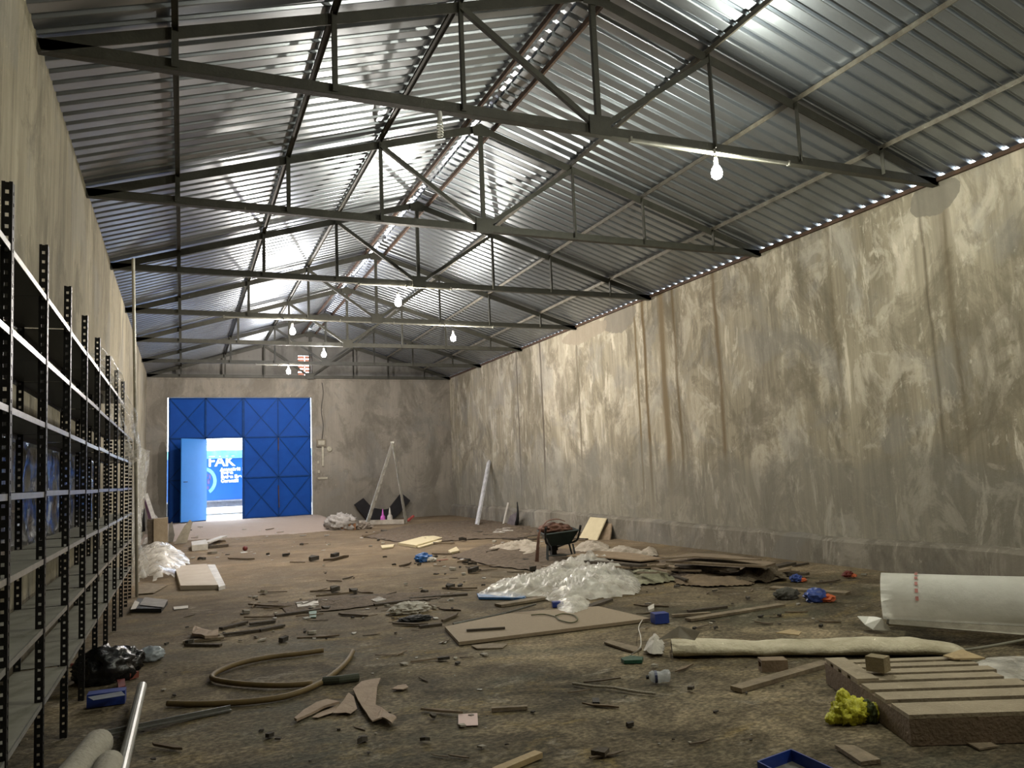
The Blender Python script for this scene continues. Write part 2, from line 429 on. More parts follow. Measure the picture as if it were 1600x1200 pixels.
ys = [YF-.3+k*.07 for k in range(int((YB+.4-YF)/.07))]
rows = []
for x, dz in ((XC-.24, -.02), (XC-.12, 0), (XC, .022), (XC+.12, 0), (XC+.24, -.02)):
    rows.append([bm.verts.new((x, y, roofz(x)+.058+dz+.006*math.sin(y*29))) for y in ys])
for a, b in zip(rows, rows[1:]):
    for k in range(len(ys)-1): bm.faces.new((a[k], a[k+1], b[k+1], b[k]))
tag(obj('trim_3', bm, M['roof'], kind='structure'), 'metal ridge cap seen between the two ridge purlins', 'trim')

# ------------------------------------------------------------------ roof trusses
OFF = [1.53, 2.80, 4.17]
ORD = ['nearest the viewer, crossing the top of the view', 'second from the viewer', 'third from the viewer', 'fourth from the viewer, carrying two lit bulbs', 'fifth from the viewer', 'sixth from the viewer', 'seventh and farthest, just in front of the gable']
for k in range(1, 8):
    Y = YB-(7-k)*DT
    if k == 7: Y -= .16
    t = thing('roof_truss', 'olive steel roof truss, '+ORD[k-1], 'truss', (XC, Y, EZ), 'steel roof trusses')
    st = M['steel']; hw = .5*(XR-XL)
    bm = B(); beam(bm, (XL-.02, Y, EZ), (XR-.01, Y, EZ), .012, .10); beam(bm, (XL-.02, Y+.045, EZ-.045), (XR-.01, Y+.045, EZ-.045), .09, .012)
    obj('bottom_chord', bm, st, t)
    for s in (-1, 1):
        bm = B(); xe = XC+s*(hw-.02)
        beam(bm, (xe, Y, chordz(xe)), (XC, Y, chordz(XC)), .012, .11); beam(bm, (xe, Y+.045, chordz(xe)+.05), (XC, Y+.045, chordz(XC)+.05), .09, .012)
        obj('top_chord', bm, st, t)
        for o_ in OFF:
            x = XC+s*o_; bm = B(); a = Vector((x, Y-.02, EZ-.03)); b = Vector((x, Y-.02, chordz(x)+.03))
            beam(bm, a, b, .055, .006, Vector((0, 1, 0))); beam(bm, a+Vector((-.025, -.025, 0)), b+Vector((-.025, -.025, 0)), .006, .05, Vector((0, 1, 0)))
            obj('post', bm, st, t)
        x = XC+s*OFF[0]; bm = B(); beam(bm, (XC+s*.05, Y-.03, EZ+.03), (x, Y-.03, chordz(x)-.02), .05, .06); obj('diagonal', bm, st, t)
    bm = B(); beam(bm, (XC, Y-.02, EZ), (XC, Y-.02, chordz(XC)), .06, .05, Vector((0, 1, 0))); obj('king_post', bm, st, t)
    bm = B(); bx(bm, XC-.13, XC+.13, Y-.066, Y-.056, EZ-.09, EZ+.13); obj('gusset_plate', bm, st, t)
    bm = B(); prism(bm, [(XC-.12, Y-.06, chordz(XC)-.14), (XC+.12, Y-.06, chordz(XC)-.14), (XC+.14, Y-.06, chordz(XC)-.01), (XC, Y-.06, chordz(XC)+.06), (XC-.14, Y-.06, chordz(XC)-.01)], (0, .01, 0))
    obj('ridge_plate', bm, st, t)

names = {(-1, 0): 'left slope, nearest the ridge', (-1, 1): 'middle of the left slope', (-1, 2): 'left slope, lowest and nearest the shelving wall',
         (1, 0): 'right slope, nearest the ridge', (1, 1): 'middle of the right slope', (1, 2): 'right slope, lowest and nearest the stained wall'}
for s in (-1, 1):
    for i, o_ in enumerate(OFF):
        x = XC+s*o_; bm = B(); zt = roofz(x)-.03
        a = Vector((x, YF, zt-.032)); b = Vector((x, YB+.05, zt-.032))
        beam(bm, a, b, .055, .006); beam(bm, a+Vector((0, 0, .027)), b+Vector((0, 0, .027)), .055, .006)
        beam(bm, a+Vector((-.025*s, 0, 0)), b+Vector((-.025*s, 0, 0)), .006, .06)
        bmesh.ops.translate(bm, verts=bm.verts[:], vec=(0, 0, 0))
        o = obj('purlin', bm, M['purlin'] if s > 0 else M['steel'], origin=(x, YF, zt-.06))
        tag(o, 'long steel purlin under the roof sheets, '+names[(s, i)], 'purlin', 'roof purlins')
    x = XC+s*.23; bm = B(); beam(bm, (x, YF, roofz(x)-.06), (x, YB+.05, roofz(x)-.06), .035, .07)
    tag(obj('purlin', bm, M['rust']), 'rusty ridge purlin on the %s side of the ridge' % ('left' if s < 0 else 'right'), 'purlin', 'roof purlins')

# ------------------------------------------------------------------ lamps
def lamp(P, where, power=1., col=(1., .95, .85), lit=True, zt=None):
    x, y, z = P
    t = thing('light_bulb', where, 'light bulb', (x, y, z), 'bare bulbs hung from the trusses')
    bm = B(); zt = zt or EZ-.05; tube(bm, [(x, y, z+.17), (x+.004, y, (z+.17+zt)/2), (x, y, zt)], .006, 6); obj('cord', bm, M['cable'], t)
    bm = B(); lathe(bm, (x, y, z+.075), [(0, .10), (.02, .10), (.026, .07), (.024, .0), (.0, 0)], 12); obj('socket', bm, M['bulbcap'], t)
    if lit:
        bm = B(); lathe(bm, (x, y, z-.075), [(0, -.012), (.036, -.004), (.058, .022), (.064, .062), (.056, .105), (.034, .14), (.022, .155), (0, .156)], 16)
        obj('glowing_glass', bm, M['bulb'], t, smooth=True)
        ld = bpy.data.lights.new('bulb_light', 'POINT'); ld.energy = BULB_W*power; ld.color = col; ld.shadow_soft_size = .05
        lo = bpy.data.objects.new('bulb_light', ld); COL.objects.link(lo); lo.parent = t
    else:
        bm = B(); pts = []
        for k in range(60):
            a = k*.62; r = .028; pts.append((x+r*math.cos(a), y+r*math.sin(a), z+.07-.17*k/60))
        tube(bm, pts, .007, 6); obj('spiral_glass', bm, mat('unlit_lamp_glass', (.75, .75, .70), .15), t, smooth=True)
LY = lambda k: YB-(7-k)*DT
lamp((5.62, LY(1), 4.93), 'lit bare bulb on the right, nearest to the viewer and largest', 1.1, (1., 1., .84))
lamp((3.68, LY(3), 4.85), 'lit bare bulb high in the middle, just left of the third king post', 1.3, (1., .92, .80))
lamp((2.20, LY(4), 4.89), 'lit bare bulb upper left of the gable opening', 1.3, (1., .91, .80))
lamp((5.93, LY(4), 4.85), 'lit bare bulb far right, below the fourth truss', 1.5, (1., .92, .80))
lamp((3.45, LY(5), 4.95), 'lit bluish white bulb just above and right of the gable opening', 1.3, (.95, .93, 1.))
lamp((2.95, LY(6), 4.95), 'lit bare bulb immediately left of the gable opening, farthest away', 1.3, (1., .92, .85))
lamp((2.30, LY(1), 4.98), 'unlit spiral bulb hanging under the nearest truss', lit=False)
lamp((3.0, LY(0)-.6, 5.00), 'lit bare bulb behind the view of the photo', .5, (1., .97, .80), zt=roofz(3.0)-.01)
lamp((6.6, LY(0)-3.0, 5.00), 'second lit bulb behind the view of the photo', 1.1, (1., .96, .80), zt=roofz(6.6)-.01)

# pale conduits strapped under the chords
def conduit(u0, v0, u1, v1, k, lab, r=.018):
    Y = LY(k)-.03; a = AY(u0, v0, Y); b = AY(u1, v1, Y)
    a.z = b.z = EZ-.075; bm = B(); tube(bm, [a, b], r, 8)
    n_ = max(2, int((b-a).length/1.2))
    for i in range(n_+1):
        c = a.lerp(b, i/n_); bx(bm, c.x-.012, c.x+.012, c.y-.026, c.y+.022, c.z-.025, c.z+.03)
    tag(obj('conduit', bm, M['conduit']), lab, 'conduit', 'pale conduits under the trusses')
conduit(985, 215, 1232, 255, 1, 'pale conduit along the nearest truss beside the largest bulb', .022)
conduit(560, 442, 705, 452, 3, 'pale conduit along the third truss above the middle bulb')
conduit(350, 490, 770, 510, 4, 'long pale conduit along the fourth truss')
conduit(400, 567, 470, 570, 6, 'short pale conduit beside the farthest bulb')

# ------------------------------------------------------------------ gate
gt_ = thing('door_1', 'large blue sheet metal double gate in the back wall', 'gate', (GX0, YB+.08, GZ0), kind='structure')
XM = 1.86; Yg = YB+.10
WXa, WXb, WZb = .71, 1.84, 3.13
def panelX(x0, x1, z0, z1, leaf, brace=True):
    bm = B(); mx, mz = (x0+x1)/2, (z0+z1)/2; d = .035     # pressed cross: the sheet dips toward the middle
    P = [Vector((x0, Yg, z0)), Vector((x1, Yg, z0)), Vector((x1, Yg, z1)), Vector((x0, Yg, z1)), Vector((mx, Yg+d, mz))]
    vs = [bm.verts.new(p) for p in P]; vb = [bm.verts.new(p+Vector((0, .006, 0))) for p in P]
    for i in range(4):
        bm.faces.new((vs[i], vs[(i+1) % 4], vs[4])); bm.faces.new((vb[(i+1) % 4], vb[i], vb[4]))
        bm.faces.new((vs[i], vb[i], vb[(i+1) % 4], vs[(i+1) % 4]))
    p = obj('sheet_panel', bm, M['blue'], leaf)
    if brace:
        bm = B()
        for (a, b) in ((0, 2), (1, 3)):
            pa, pb = P[a]+Vector((0, -.012, 0)), P[b]+Vector((0, -.012, 0))
            beam(bm, pa, P[4]+Vector((0, -.01, 0)), .03, .02, Vector((0, -1, 0))); beam(bm, P[4]+Vector((0, -.01, 0)), pb, .03, .02, Vector((0, -1, 0)))
        obj('cross_brace', bm, M['bluedk'], p)
zr = [GZ0-.01, 1.78, 3.13, GZ1-.012]
def member(bm, x0, x1, z0, z1): bx(bm, x0, x1, Yg-.03, Yg+.02, z0, z1)
# left leaf: two columns, wicket opening in the right column
leaf = thing('gate_leaf', 'left gate leaf with the open wicket door', 'x', (0, 0, 0)); del leaf['category']; leaf.parent = gt_; leaf.location = (0, 0, 0)
bm = B(); gx0 = GX0+.03
for (a, b) in ((gx0, gx0+.05), (WXa-.05, WXa), (XM-.02-.0, XM+.02)): member(bm, a, b, zr[0], zr[3])
for z in (zr[3],): member(bm, gx0, XM, z-.05, z)
member(bm, gx0, XM, WZb, WZb+.05); member(bm, gx0, WXa, zr[0], zr[0]+.05); member(bm, gx0, WXa, zr[1]-.02, zr[1]+.02)
obj('frame', bm, M['bluedk'], leaf)
panelX(gx0+.05, WXa-.05, WZb+.05, zr[3]-.05, leaf); panelX(WXa, XM-.02, WZb+.05, zr[3]-.05, leaf)
panelX(gx0+.05, WXa-.05, zr[1]+.02, WZb, leaf); panelX(gx0+.05, WXa-.05, zr[0]+.05, zr[1]-.02, leaf)
# right leaf: two columns, three rows
leaf = thing('gate_leaf', 'right gate leaf of six cross-braced panels', 'x', (0, 0, 0)); del leaf['category']; leaf.parent = gt_
XQ = 3.02; gx1 = GX1-.035
bm = B()
for x in (XM+.04, XQ, gx1-.02): member(bm, x-.02, x+.02, zr[0], zr[3])
for z in (zr[0]+.02, zr[1], zr[2]+.02, zr[3]-.02): member(bm, XM+.02, gx1, z-.02, z+.02)
obj('frame', bm, M['bluedk'], leaf)
for xa, xb in ((XM+.06, XQ-.02), (XQ+.02, gx1-.04)):
    for za, zb in ((zr[0]+.04, zr[1]-.02), (zr[1]+.02, zr[2]), (zr[2]+.04, zr[3]-.04)): panelX(xa, xb, za, zb, leaf)
bm = B(); tube(bm, [(XQ+.01, Yg-.06, zr[1]-1.05), (XQ-.01, Yg-.06, zr[1]-.3)], .016, 8); tube(bm, [(XQ, Yg-.06, zr[2]-.45), (XQ, Yg-.06, zr[2]-.02)], .016, 8)
obj('drop_bolt', bm, M['rust'], leaf, 'rusty drop bolts on the right leaf')
# wicket door, swung inward
w = thing('wicket_door', 'blue wicket door, painted as daylit, standing open into the hall', 'x', (0, 0, 0)); del w['category']; w.parent = gt_
hinge = Vector((WXa-.01, Yg-.05, 0)); al = math.radians(46); dr = Vector((-math.cos(al), -math.sin(al), 0)); nr = Vector((math.sin(al), -math.cos(al), 0))
bm = B(); wd = 1.12; wz0, wz1 = GZ0+.03, WZb-.02
a, b = hinge, hinge+dr*wd
prism(bm, [a+Vector((0, 0, wz0)), b+Vector((0, 0, wz0)), b+Vector((0, 0, wz1)), a+Vector((0, 0, wz1))], nr*.03)
obj('sheet', bm, M['bluelit'], w)
bm = B()
for z in (wz0+.02, 1.75, wz1-.02): beam(bm, a+nr*-.018+Vector((0, 0, z)), b+nr*-.018+Vector((0, 0, z)), .034, .04)
obj('stiffener', bm, M['bluedk'], w)
bm = B(); c = hinge+dr*(wd-.10)+Vector((0, 0, 1.72)); tube(bm, [c+nr*.03, c+nr*.075, c+nr*.075+dr*-.12], .011, 8)
obj('door_handle', bm, M['blk'], w)

# outside: street and a blue truck with lettering
bm = B(); bx(bm, -14, 22, YB+.2, 60, .2, .40)
tag(obj('outside_ground', bm, M['ground'], kind='structure'), 'bright pale street beyond the gate', 'ground')
tr = thing('box_truck', 'blue lettered side of a vehicle seen through the wicket', 'truck', (2.2, 34.2, .40))
mtb = mat('truck_blue', (.001, .055, .24), .4, c2=(.001, .042, .19), scale=1.2); mtw = mat('truck_white', (.78, .80, .82), .4); mcy = mat('pale_cyan_print', (.12, .30, .38), .5, c2=(.04, .16, .3), scale=2.5)
mgy = mat('grey_skirt', (.13, .135, .16), .5)
bm = B(); bx(bm, -1.2, 5.4, 33., 35.3, .98, 2.62); obj('cargo_box', bm, mtb, tr)
bm = B(); bx(bm, -1.2, 5.4, 32.97, 35.33, 2.62, 2.70); bx(bm, -1.2, 5.4, 33.1, 35.2, 2.70, 2.95); obj('roof_rail', bm, mcy, tr)
bm = B(); bx(bm, -1.2, 5.4, 32.97, 35.3, .92, .98); bx(bm, -1.1, 5.3, 33.15, 35.1, .70, .92); obj('chassis_skirt', bm, mgy, tr)
for x in (-.6, 4.4):
    for y in (33.2, 34.85):
        bm = B(); tube(bm, [(x, y-.1, .76), (x, y+.14, .76)], .35, 20); obj('wheel', bm, M['rubber'], tr)
def lettering(s, x, z, size, y, parent, m, name='lettering', bold=0.):
    cu = bpy.data.curves.new('t', 'FONT'); cu.body = s; cu.size = size; cu.extrude = .004; cu.offset = bold
    to = bpy.data.objects.new('t', cu); COL.objects.link(to); dg = bpy.context.evaluated_depsgraph_get(); dg.update()
    me = bpy.data.meshes.new_from_object(to.evaluated_get(dg)); bpy.data.objects.remove(to)
    bm = B(); bm.from_mesh(me); bpy.data.meshes.remove(me)
    bmesh.ops.rotate(bm, verts=bm.verts[:], cent=(0, 0, 0), matrix=Matrix.Rotation(PI/2, 3, 'X'))
    bmesh.ops.translate(bm, verts=bm.verts[:], vec=(x, y, z)); obj(name, bm, m, parent)
yt = 32.99; TS = 33/33.
def TX(u, v): P = AY(u, v, yt); return P.x, P.z
mwh = mat('white_lettering', (.95, .97, 1.), .5)
x, z = TX(324, 728); lettering('FAK', x+.02, z-.02, .56, yt, tr, mwh, bold=.012)
for s, (u, v) in (('Asansörlü Nak', (344, 736)), ('Evden', (345, 741)), ('Evden Eve', (345, 747.5)), ('Garantili', (345, 754))):
    x, z = TX(u, v); lettering(s, x, z, .19, yt, tr, mwh, bold=.006)
bm = B(); cx, cz = TX(318, 752)
for r0, r1, a0, a1 in ((.36, .44, -60, 75),):
    pr = []; 
    for k in range(25):
        a_ = math.radians(a0+(a1-a0)*k/24); pr.append((cx+r1*math.cos(a_)*1.1, yt, cz+r1*math.sin(a_)*1.25))
    for k in range(24, -1, -1):
        a_ = math.radians(a0+(a1-a0)*k/24); pr.append((cx+r0*math.cos(a_), yt, cz+r0*math.sin(a_)*1.15))
    prism(bm, pr, (0, .006, 0))
obj('printed_globe', bm, mcy, tr)
bm = B()
for k, (dx, dz, w_, h_) in enumerate(((.02, -.1, .10, .30), (.14, -.12, .09, .2), (.05, .18, .12, .10), (.2, .05, .07, .22), (.0, -.32, .2, .12))): bx(bm, cx+dx, cx+dx+w_, yt, yt+.006, cz+dz, cz+dz+h_)
obj('printed_city', bm, mat('printed_violet', (.06, .05, .15), .5), tr)
# a pale building far across the street so the sky is not all that stands behind the truck
# ------------------------------------------------------------------ electrics on the back wall
bm = B(); pts = [AY(u, v, YB-.015) for u, v in ((503, 598), (505, 615), (502, 640), (505, 665), (503, 686))]; tube(bm, smoothpath(pts, 5), .012, 6)
tag(obj('cable', bm, M['cable']), 'dark cable hanging down the back wall to the switch box', 'cable')
P = AY(502, 692, YB-.05); t = thing('switch_box', 'small cream switch box on the back wall right of the gate', 'switch box', (P.x, P.y, P.z-.14))
mc = mat('cream_plastic', (.42, .39, .30), .5)
bm = B(); bx(bm, P.x-.16, P.x+.16, P.y-.02, YB, P.z-.13, P.z+.13); obj('case', bm, mat('brown_case', (.20, .17, .12), .6), t)
bm = B(); bx(bm, P.x-.11, P.x+.11, P.y-.035, P.y-.02, P.z-.07, P.z+.08); obj('cover', bm, mc, t)
bm = B(); a = AY(504, 697, YB-.02); b = AY(504, 728, YB-.02); bx(bm, a.x-.035, a.x+.035, YB-.05, YB, b.z, a.z)
tag(obj('conduit', bm, mc), 'short cream trunking running down from the switch box', 'conduit')
P = AY(515, 702, YB-.03); bm = B(); 
lathe(bm, (0, 0, 0), [(0, .05), (.07, .05), (.10, .02), (.10, 0), (0, 0)], 16)
bmesh.ops.rotate(bm, verts=bm.verts[:], cent=(0, 0, 0), matrix=Matrix.Rotation(PI/2, 3, 'X')); bmesh.ops.translate(bm, verts=bm.verts[:], vec=(P.x, YB, P.z))
tag(obj('round_socket', bm, mc), 'round cream socket on the wall beside the switch box', 'socket')
for (u, v, w_, h_, lab) in ((504, 747, .34, .07, 'horizontal cream strip on the wall below the switch box'), (498, 737, .07, .10, 'small pale switch low beside the gate post'), (497, 722, .06, .09, 'small pale switch beside the trunking')):
    P = AY(u, v, YB); bm = B(); bx(bm, P.x-w_/2, P.x+w_/2, YB-.03, YB, P.z-h_/2, P.z+h_/2); tag(obj('wall_fitting', bm, mc), lab, 'fitting')

# ------------------------------------------------------------------ black slotted shelving on the left
def shelf_mat():
    n = NB('black_shelf_with_dust'); sp = n.N.new('ShaderNodeSeparateXYZ'); n.L.new(n.nrm, sp.inputs[0])
    up = n.math('GREATER_THAN', sp.outputs[2], .5)
    d = n.noise(n.vec(2, 5, 2), 1, 8, .7); dust = n.ramp(d, [(.3, (.14, .14, .11)), (.7, (.26, .255, .21))])
    n.L.new(n.mix(up, (.010, .010, .010), dust), n.b.inputs['Base Color']); n.b.inputs['Roughness'].default_value = .5
    return n.m
SM = shelf_mat(); LIP = mat('grey_shelf_lip', (.34, .34, .33), .35, .55, c2=(.22, .22, .21), scale=12)
SX0, SX1 = XL+.13, -.69
sh = thing('shelving_rack', 'long black slotted-steel shelving rack of seven levels against the left wall', 'shelving', ((SX0+SX1)/2, 8.2, 0))
PY = [2.02, 2.98, 3.94, 4.90, 5.86, 6.82, 7.80, 8.84, 9.92, 10.95, 11.82, 12.70]
LEAN = lambda z: -.10*(z-1.6)
LV = [.47, .86, 1.24, 1.60, 1.97, 2.31, 2.66]
def upright(bm, x, y0, sx):
    z0, z1 = 0.0, 2.94; pit = .05
    P = lambda z: Vector((x, y0+LEAN(z), z))
    # front flange faces along x (seen edge on), side flange faces along y
    for dy in (0., .032):
        beam(bm, P(z0)+Vector((0, dy, 0)), P(z1)+Vector((0, dy, 0)), .003, .014, Vector((0, 1, 0)))
    for dx in (0.005, .033):
        beam(bm, P(z0)+Vector((-sx*dx, -.006, 0)), P(z1)+Vector((-sx*dx, -.006, 0)), .014, .003, Vector((0, 1, 0)))
    k = 0; z = z0+.02
    while z < z1:
        c = P(z); box(bm, c+Vector((0, .016, 0)), (.003, .026, .034)); box(bm, c+Vector((-sx*.019, -.006, 0)), (.026, .003, .034)); z += pit
for y in PY:
    if y > 11.3: continue
    for (x, s) in ((SX1, 1), (SX0, -1)):
        bm = B(); upright(bm, x, y, s); obj('upright', bm, M['blk'], sh)
for y in PY[-2:]:
    for (x, s) in ((SX1, 1), (SX0, -1)):
        bm = B(); 
        for dy in (0., .032): beam(bm, (x, y+dy+LEAN(0), 0), (x, y+dy+LEAN(2.3), 2.3), .003, .012, Vector((0, 1, 0)))
        for i in range(46): z = .02+i*.05; box(bm, (x, y+LEAN(z)+.016, z), (.003, .026, .034)); box(bm, (x-s*.019, y+LEAN(z)-.006, z), (.04, .003, .034))
        obj('upright', bm, M['blk'], sh)
for li, z in enumerate(LV):
    for i in range(len(PY)-1):
        if i >= 9 and li >= 6: continue
        ya, yb = PY[i]+LEAN(z)+.006, PY[i+1]+LEAN(z)-.012; zj = z+random.uniform(-.006, .006)
        bm = B(); bx(bm, SX0+.006, SX1-.006, ya, yb, zj-.004, zj)
        bx(bm, SX0+.004, SX0+.008, ya, yb, zj-.035, zj)
        nb = len(bm.faces); bx(bm, SX1-.006, SX1-.002, ya, yb, zj-.027, zj+.002)
        fs = bm.faces[:] if bm.faces.ensure_lookup_table() is None else []
        for f in fs[nb:]: f.material_index = 1
        obj('shelf', bm, None, sh, mats=[SM, LIP])

# ------------------------------------------------------------------ soft heaps, films
def plastic(name, c=(.75, .76, .74), a=.5, rough=.25, bs=.8):
    m, nt, b = newmat(name); N, L = nt.nodes, nt.links
    b.inputs['Base Color'].default_value = (*c, 1); b.inputs['Roughness'].default_value = rough
    b.inputs['Specular IOR Level'].default_value = .8
    n = N.new('ShaderNodeTexNoise'); n.inputs['Scale'].default_value = 5; n.inputs['Detail'].default_value = 8
    tc = N.new('ShaderNodeTexCoord'); L.new(tc.outputs['Object'], n.inputs['Vector'])
    mr = N.new('ShaderNodeMapRange'); mr.inputs['From Min'].default_value = .3; mr.inputs['From Max'].default_value = .7
    mr.inputs['To Min'].default_value = max(0, a-.25); mr.inputs['To Max'].default_value = min(1, a+.25)
    L.new(n.outputs['Fac'], mr.inputs['Value']); L.new(mr.outputs['Result'], b.inputs['Alpha'])
    n2 = N.new('ShaderNodeTexNoise'); n2.inputs['Scale'].default_value = 9; n2.inputs['Detail'].default_value = 6; n2.inputs['Distortion'].default_value = 1.2
    L.new(tc.outputs['Object'], n2.inputs['Vector'])
    bp = N.new('ShaderNodeBump'); bp.inputs['Strength'].default_value = bs; bp.inputs['Distance'].default_value = .05
    L.new(n2.outputs['Fac'], bp.inputs['Height']); L.new(bp.outputs['Normal'], b.inputs['Normal'])
    return m
M['film'] = plastic('clear_plastic_film', a=.34)
M['film2'] = plastic('milky_plastic_film', (.86, .83, .76), .5, .2, .35)
def inpoly(x, y, P):
    c = False; j = len(P)-1
    for i in range(len(P)):
        if (P[i].y > y) != (P[j].y > y) and x < (P[j].x-P[i].x)*(y-P[i].y)/(P[j].y-P[i].y)+P[i].x: c = not c
        j = i
    return c
def edist(x, y, P):
    best = 9; p = Vector((x, y))
    for i in range(len(P)):
        a = Vector((P[i].x, P[i].y)); b = Vector((P[(i+1) % len(P)].x, P[(i+1) % len(P)].y)); d = b-a
        t = max(0, min(1, (p-a).dot(d)/max(1e-9, d.dot(d)))); best = min(best, (p-(a+d*t)).length)
    return best
def ridged(v, o=4):
    s = 0; a = .6; f = 1.
    for _ in range(o):
        s += a*(1-2.6*abs(noise.noise(v*f))); a *= .55; f *= 2.1
    return s
def heap(picks, H, n=40, fr=2.2, seed=0., fall=.35, flat=.0, world=False, sharp=False):
    P = picks if world else [GF(u, v) for u, v in picks]
    xs = [p.x for p in P]; ys = [p.y for p in P]; bm = B()
    x0, x1, y0, y1 = min(xs), max(xs), min(ys), max(ys)
    st = max(x1-x0, y1-y0)/n; nx = int((x1-x0)/st)+1; ny = int((y1-y0)/st)+1; g = {}
    for j in range(ny+1):
        for i in range(nx+1):
            x = x0+i*st; y = y0+j*st
            x += .4*st*noise.noise(Vector((x*9, y*9, seed))); 
            if not inpoly(x, y, P) or x > XR-.24 or x < XL+.03 or y > YB-.05: continue
            d = edist(x, y, P); e = min(1, d/fall)**.6
            v = Vector((x*fr+seed, y*fr, seed*.3))
            h = e*(flat+(1-flat)*max(0, .35+.65*ridged(v)))
            if sharp:      # long creased folds of film
                wv_ = v+Vector((noise.noise(v*1.3+Vector((5, 0, 0))), noise.noise(v*1.3+Vector((0, 5, 0))), 0))*.8
                f1 = (1-abs(noise.noise(Vector((wv_.x*.9, wv_.y*2.2, seed)))*2.2))**3 if abs(noise.noise(Vector((wv_.x*.9, wv_.y*2.2, seed)))*2.2) < 1 else 0
                q2_ = abs(noise.noise(Vector((wv_.x*3.4, wv_.y*2.1, seed+4)))*2.4); f2 = (1-q2_)**3 if q2_ < 1 else 0
                q3_ = abs(noise.noise(Vector((wv_.x*7, wv_.y*8, seed+7)))*2.4); f3 = (1-q3_)**2 if q3_ < 1 else 0
                h = e*(.18+.5*max(0, .3+noise.noise(v*.8))+.32*f1+.22*f2+.09*f3)
            g[i, j] = bm.verts.new((x, y, fz(x, y)+.006+max(0, H*h)))
    for j in range(ny):
        for i in range(nx):
            q = [g.get((i, j)), g.get((i+1, j)), g.get((i+1, j+1)), g.get((i, j+1))]
            q = [v for v in q if v]
            if len(q) >= 3: bm.faces.new(q)
    for v in [v for v in bm.verts if not v.link_faces]: bm.verts.remove(v)
    return bm

o = obj('plastic_sheeting', heap([(745, 932), (775, 912), (830, 900), (870, 888), (905, 880), (950, 876), (985, 890), (1004, 912), (1000, 930), (960, 936), (915, 940), (920, 955), (900, 963), (872, 958), (868, 944), (840, 934), (800, 938)], .27, 150, 1.7, 3., .5, .0, sharp=True), M['film2'], smooth=True)
tag(o, 'large crumpled heap of milky plastic sheeting in the middle of the floor', 'plastic sheeting')
o = obj('plastic_sheeting', heap([(868, 948), (905, 936), (925, 944), (922, 956), (895, 965), (870, 959)], .12, 30, 4, 9., .15, .3), M['film2'], smooth=True)
tag(o, 'small twisted tail of plastic lying on the particle board', 'plastic sheeting')
o = obj('plastic_sheeting', heap([(214, 905), (213, 870), (222, 845), (240, 838), (262, 850), (290, 868), (300, 880), (285, 895), (270, 905), (240, 912)], .42, 130, 1.3, 5., .6, .1, sharp=True), M['film2'], smooth=True)
tag(o, 'heap of milky plastic at the far end of the black shelving', 'plastic sheeting')
o = obj('fabric_sheet', heap([(975, 905), (985, 893), (1010, 890), (1045, 897), (1060, 908), (1030, 914), (995, 915)], .13, 36, 3, 15., .3, .3), mat('olive_cloth', (.30, .29, .19), .9, bump=.5), smooth=True)
tag(o, 'pale olive cloth crumpled right of the plastic heap', 'cloth')
o = obj('fabric_sheet', heap([(1050, 905), (1120, 898), (1190, 905), (1175, 916), (1100, 918), (1055, 914)], .09, 40, 2.5, 18., .3, .3), mat('tan_sacking', (.22, .16, .10), .95, bump=.6), smooth=True)
tag(o, 'flat tan sacking lying in front of the board pile', 'cloth')
ins = mat('pale_insulation_wool', (.50, .44, .36), .95, c2=(.34, .29, .23), bump=.8, bscale=60)
for pk, lab, sd in (([(760, 860), (790, 852), (828, 848), (836, 856), (800, 864)], 'thin strip of pale insulation wool left of the wheelbarrow', 2.), ([(798, 852), (825, 845), (845, 852), (842, 866), (815, 868)], 'lump of pale insulation wool directly behind the wheelbarrow leg', 6.),
                    ([(893, 862), (905, 851), (930, 850), (952, 853), (955, 864), (920, 868)], 'white insulation wool right of the wheelbarrow', 8.), ([(938, 866), (965, 856), (1000, 862), (1020, 868), (990, 874)], 'pale insulation wool heap at the foot of the wall', 12.), ([(1003, 861), (1014, 856), (1026, 860), (1030, 870), (1008, 871)], 'small pale wool lump on the end of the board pile', 13.)):
    o = obj('insulation_wool', heap(pk, .13, 60, 4.5, sd, .3, .1), ins, smooth=True); tag(o, lab, 'insulation', 'scraps of insulation wool')
o = obj('rubble_heap', heap([(1140, 905), (1165, 893), (1200, 889), (1230, 897), (1232, 908), (1180, 913), (1145, 914)], .20, 40, 5, 22., .3, .3), mat('brown_rubble', (.13, .10, .065), .95, bump=1.), smooth=False)
tag(o, 'low brown rubble heap at the right end of the board pile', 'rubble', kind='stuff')
for pk, H, lab, sd in (([(700, 870), (760, 850), (880, 858), (1000, 868), (1200, 885), (1240, 900), (1180, 912), (1050, 905), (960, 892), (850, 895), (760, 885)], .05, 'dirt and splinters under the board pile', 31.), ([(430, 945), (520, 932), (600, 928), (690, 925), (690, 935), (600, 945), (520, 955), (450, 960)], .035, 'thin reddish line of crushed rubble across the floor', 33.),
                       ([(560, 838), (640, 820), (760, 812), (880, 825), (870, 840), (760, 842), (640, 850)], .06, 'dusty rubble between the ladder and the right wall', 35.)):
    o = obj('rubble_spread', heap(pk, H, 90, 3.5, sd, .5, .1), mat('crushed_rubble', (.17, .125, .085), .95, c2=(.08, .06, .042), scale=14, bump=1.), smooth=False); tag(o, lab, 'rubble', kind='stuff')

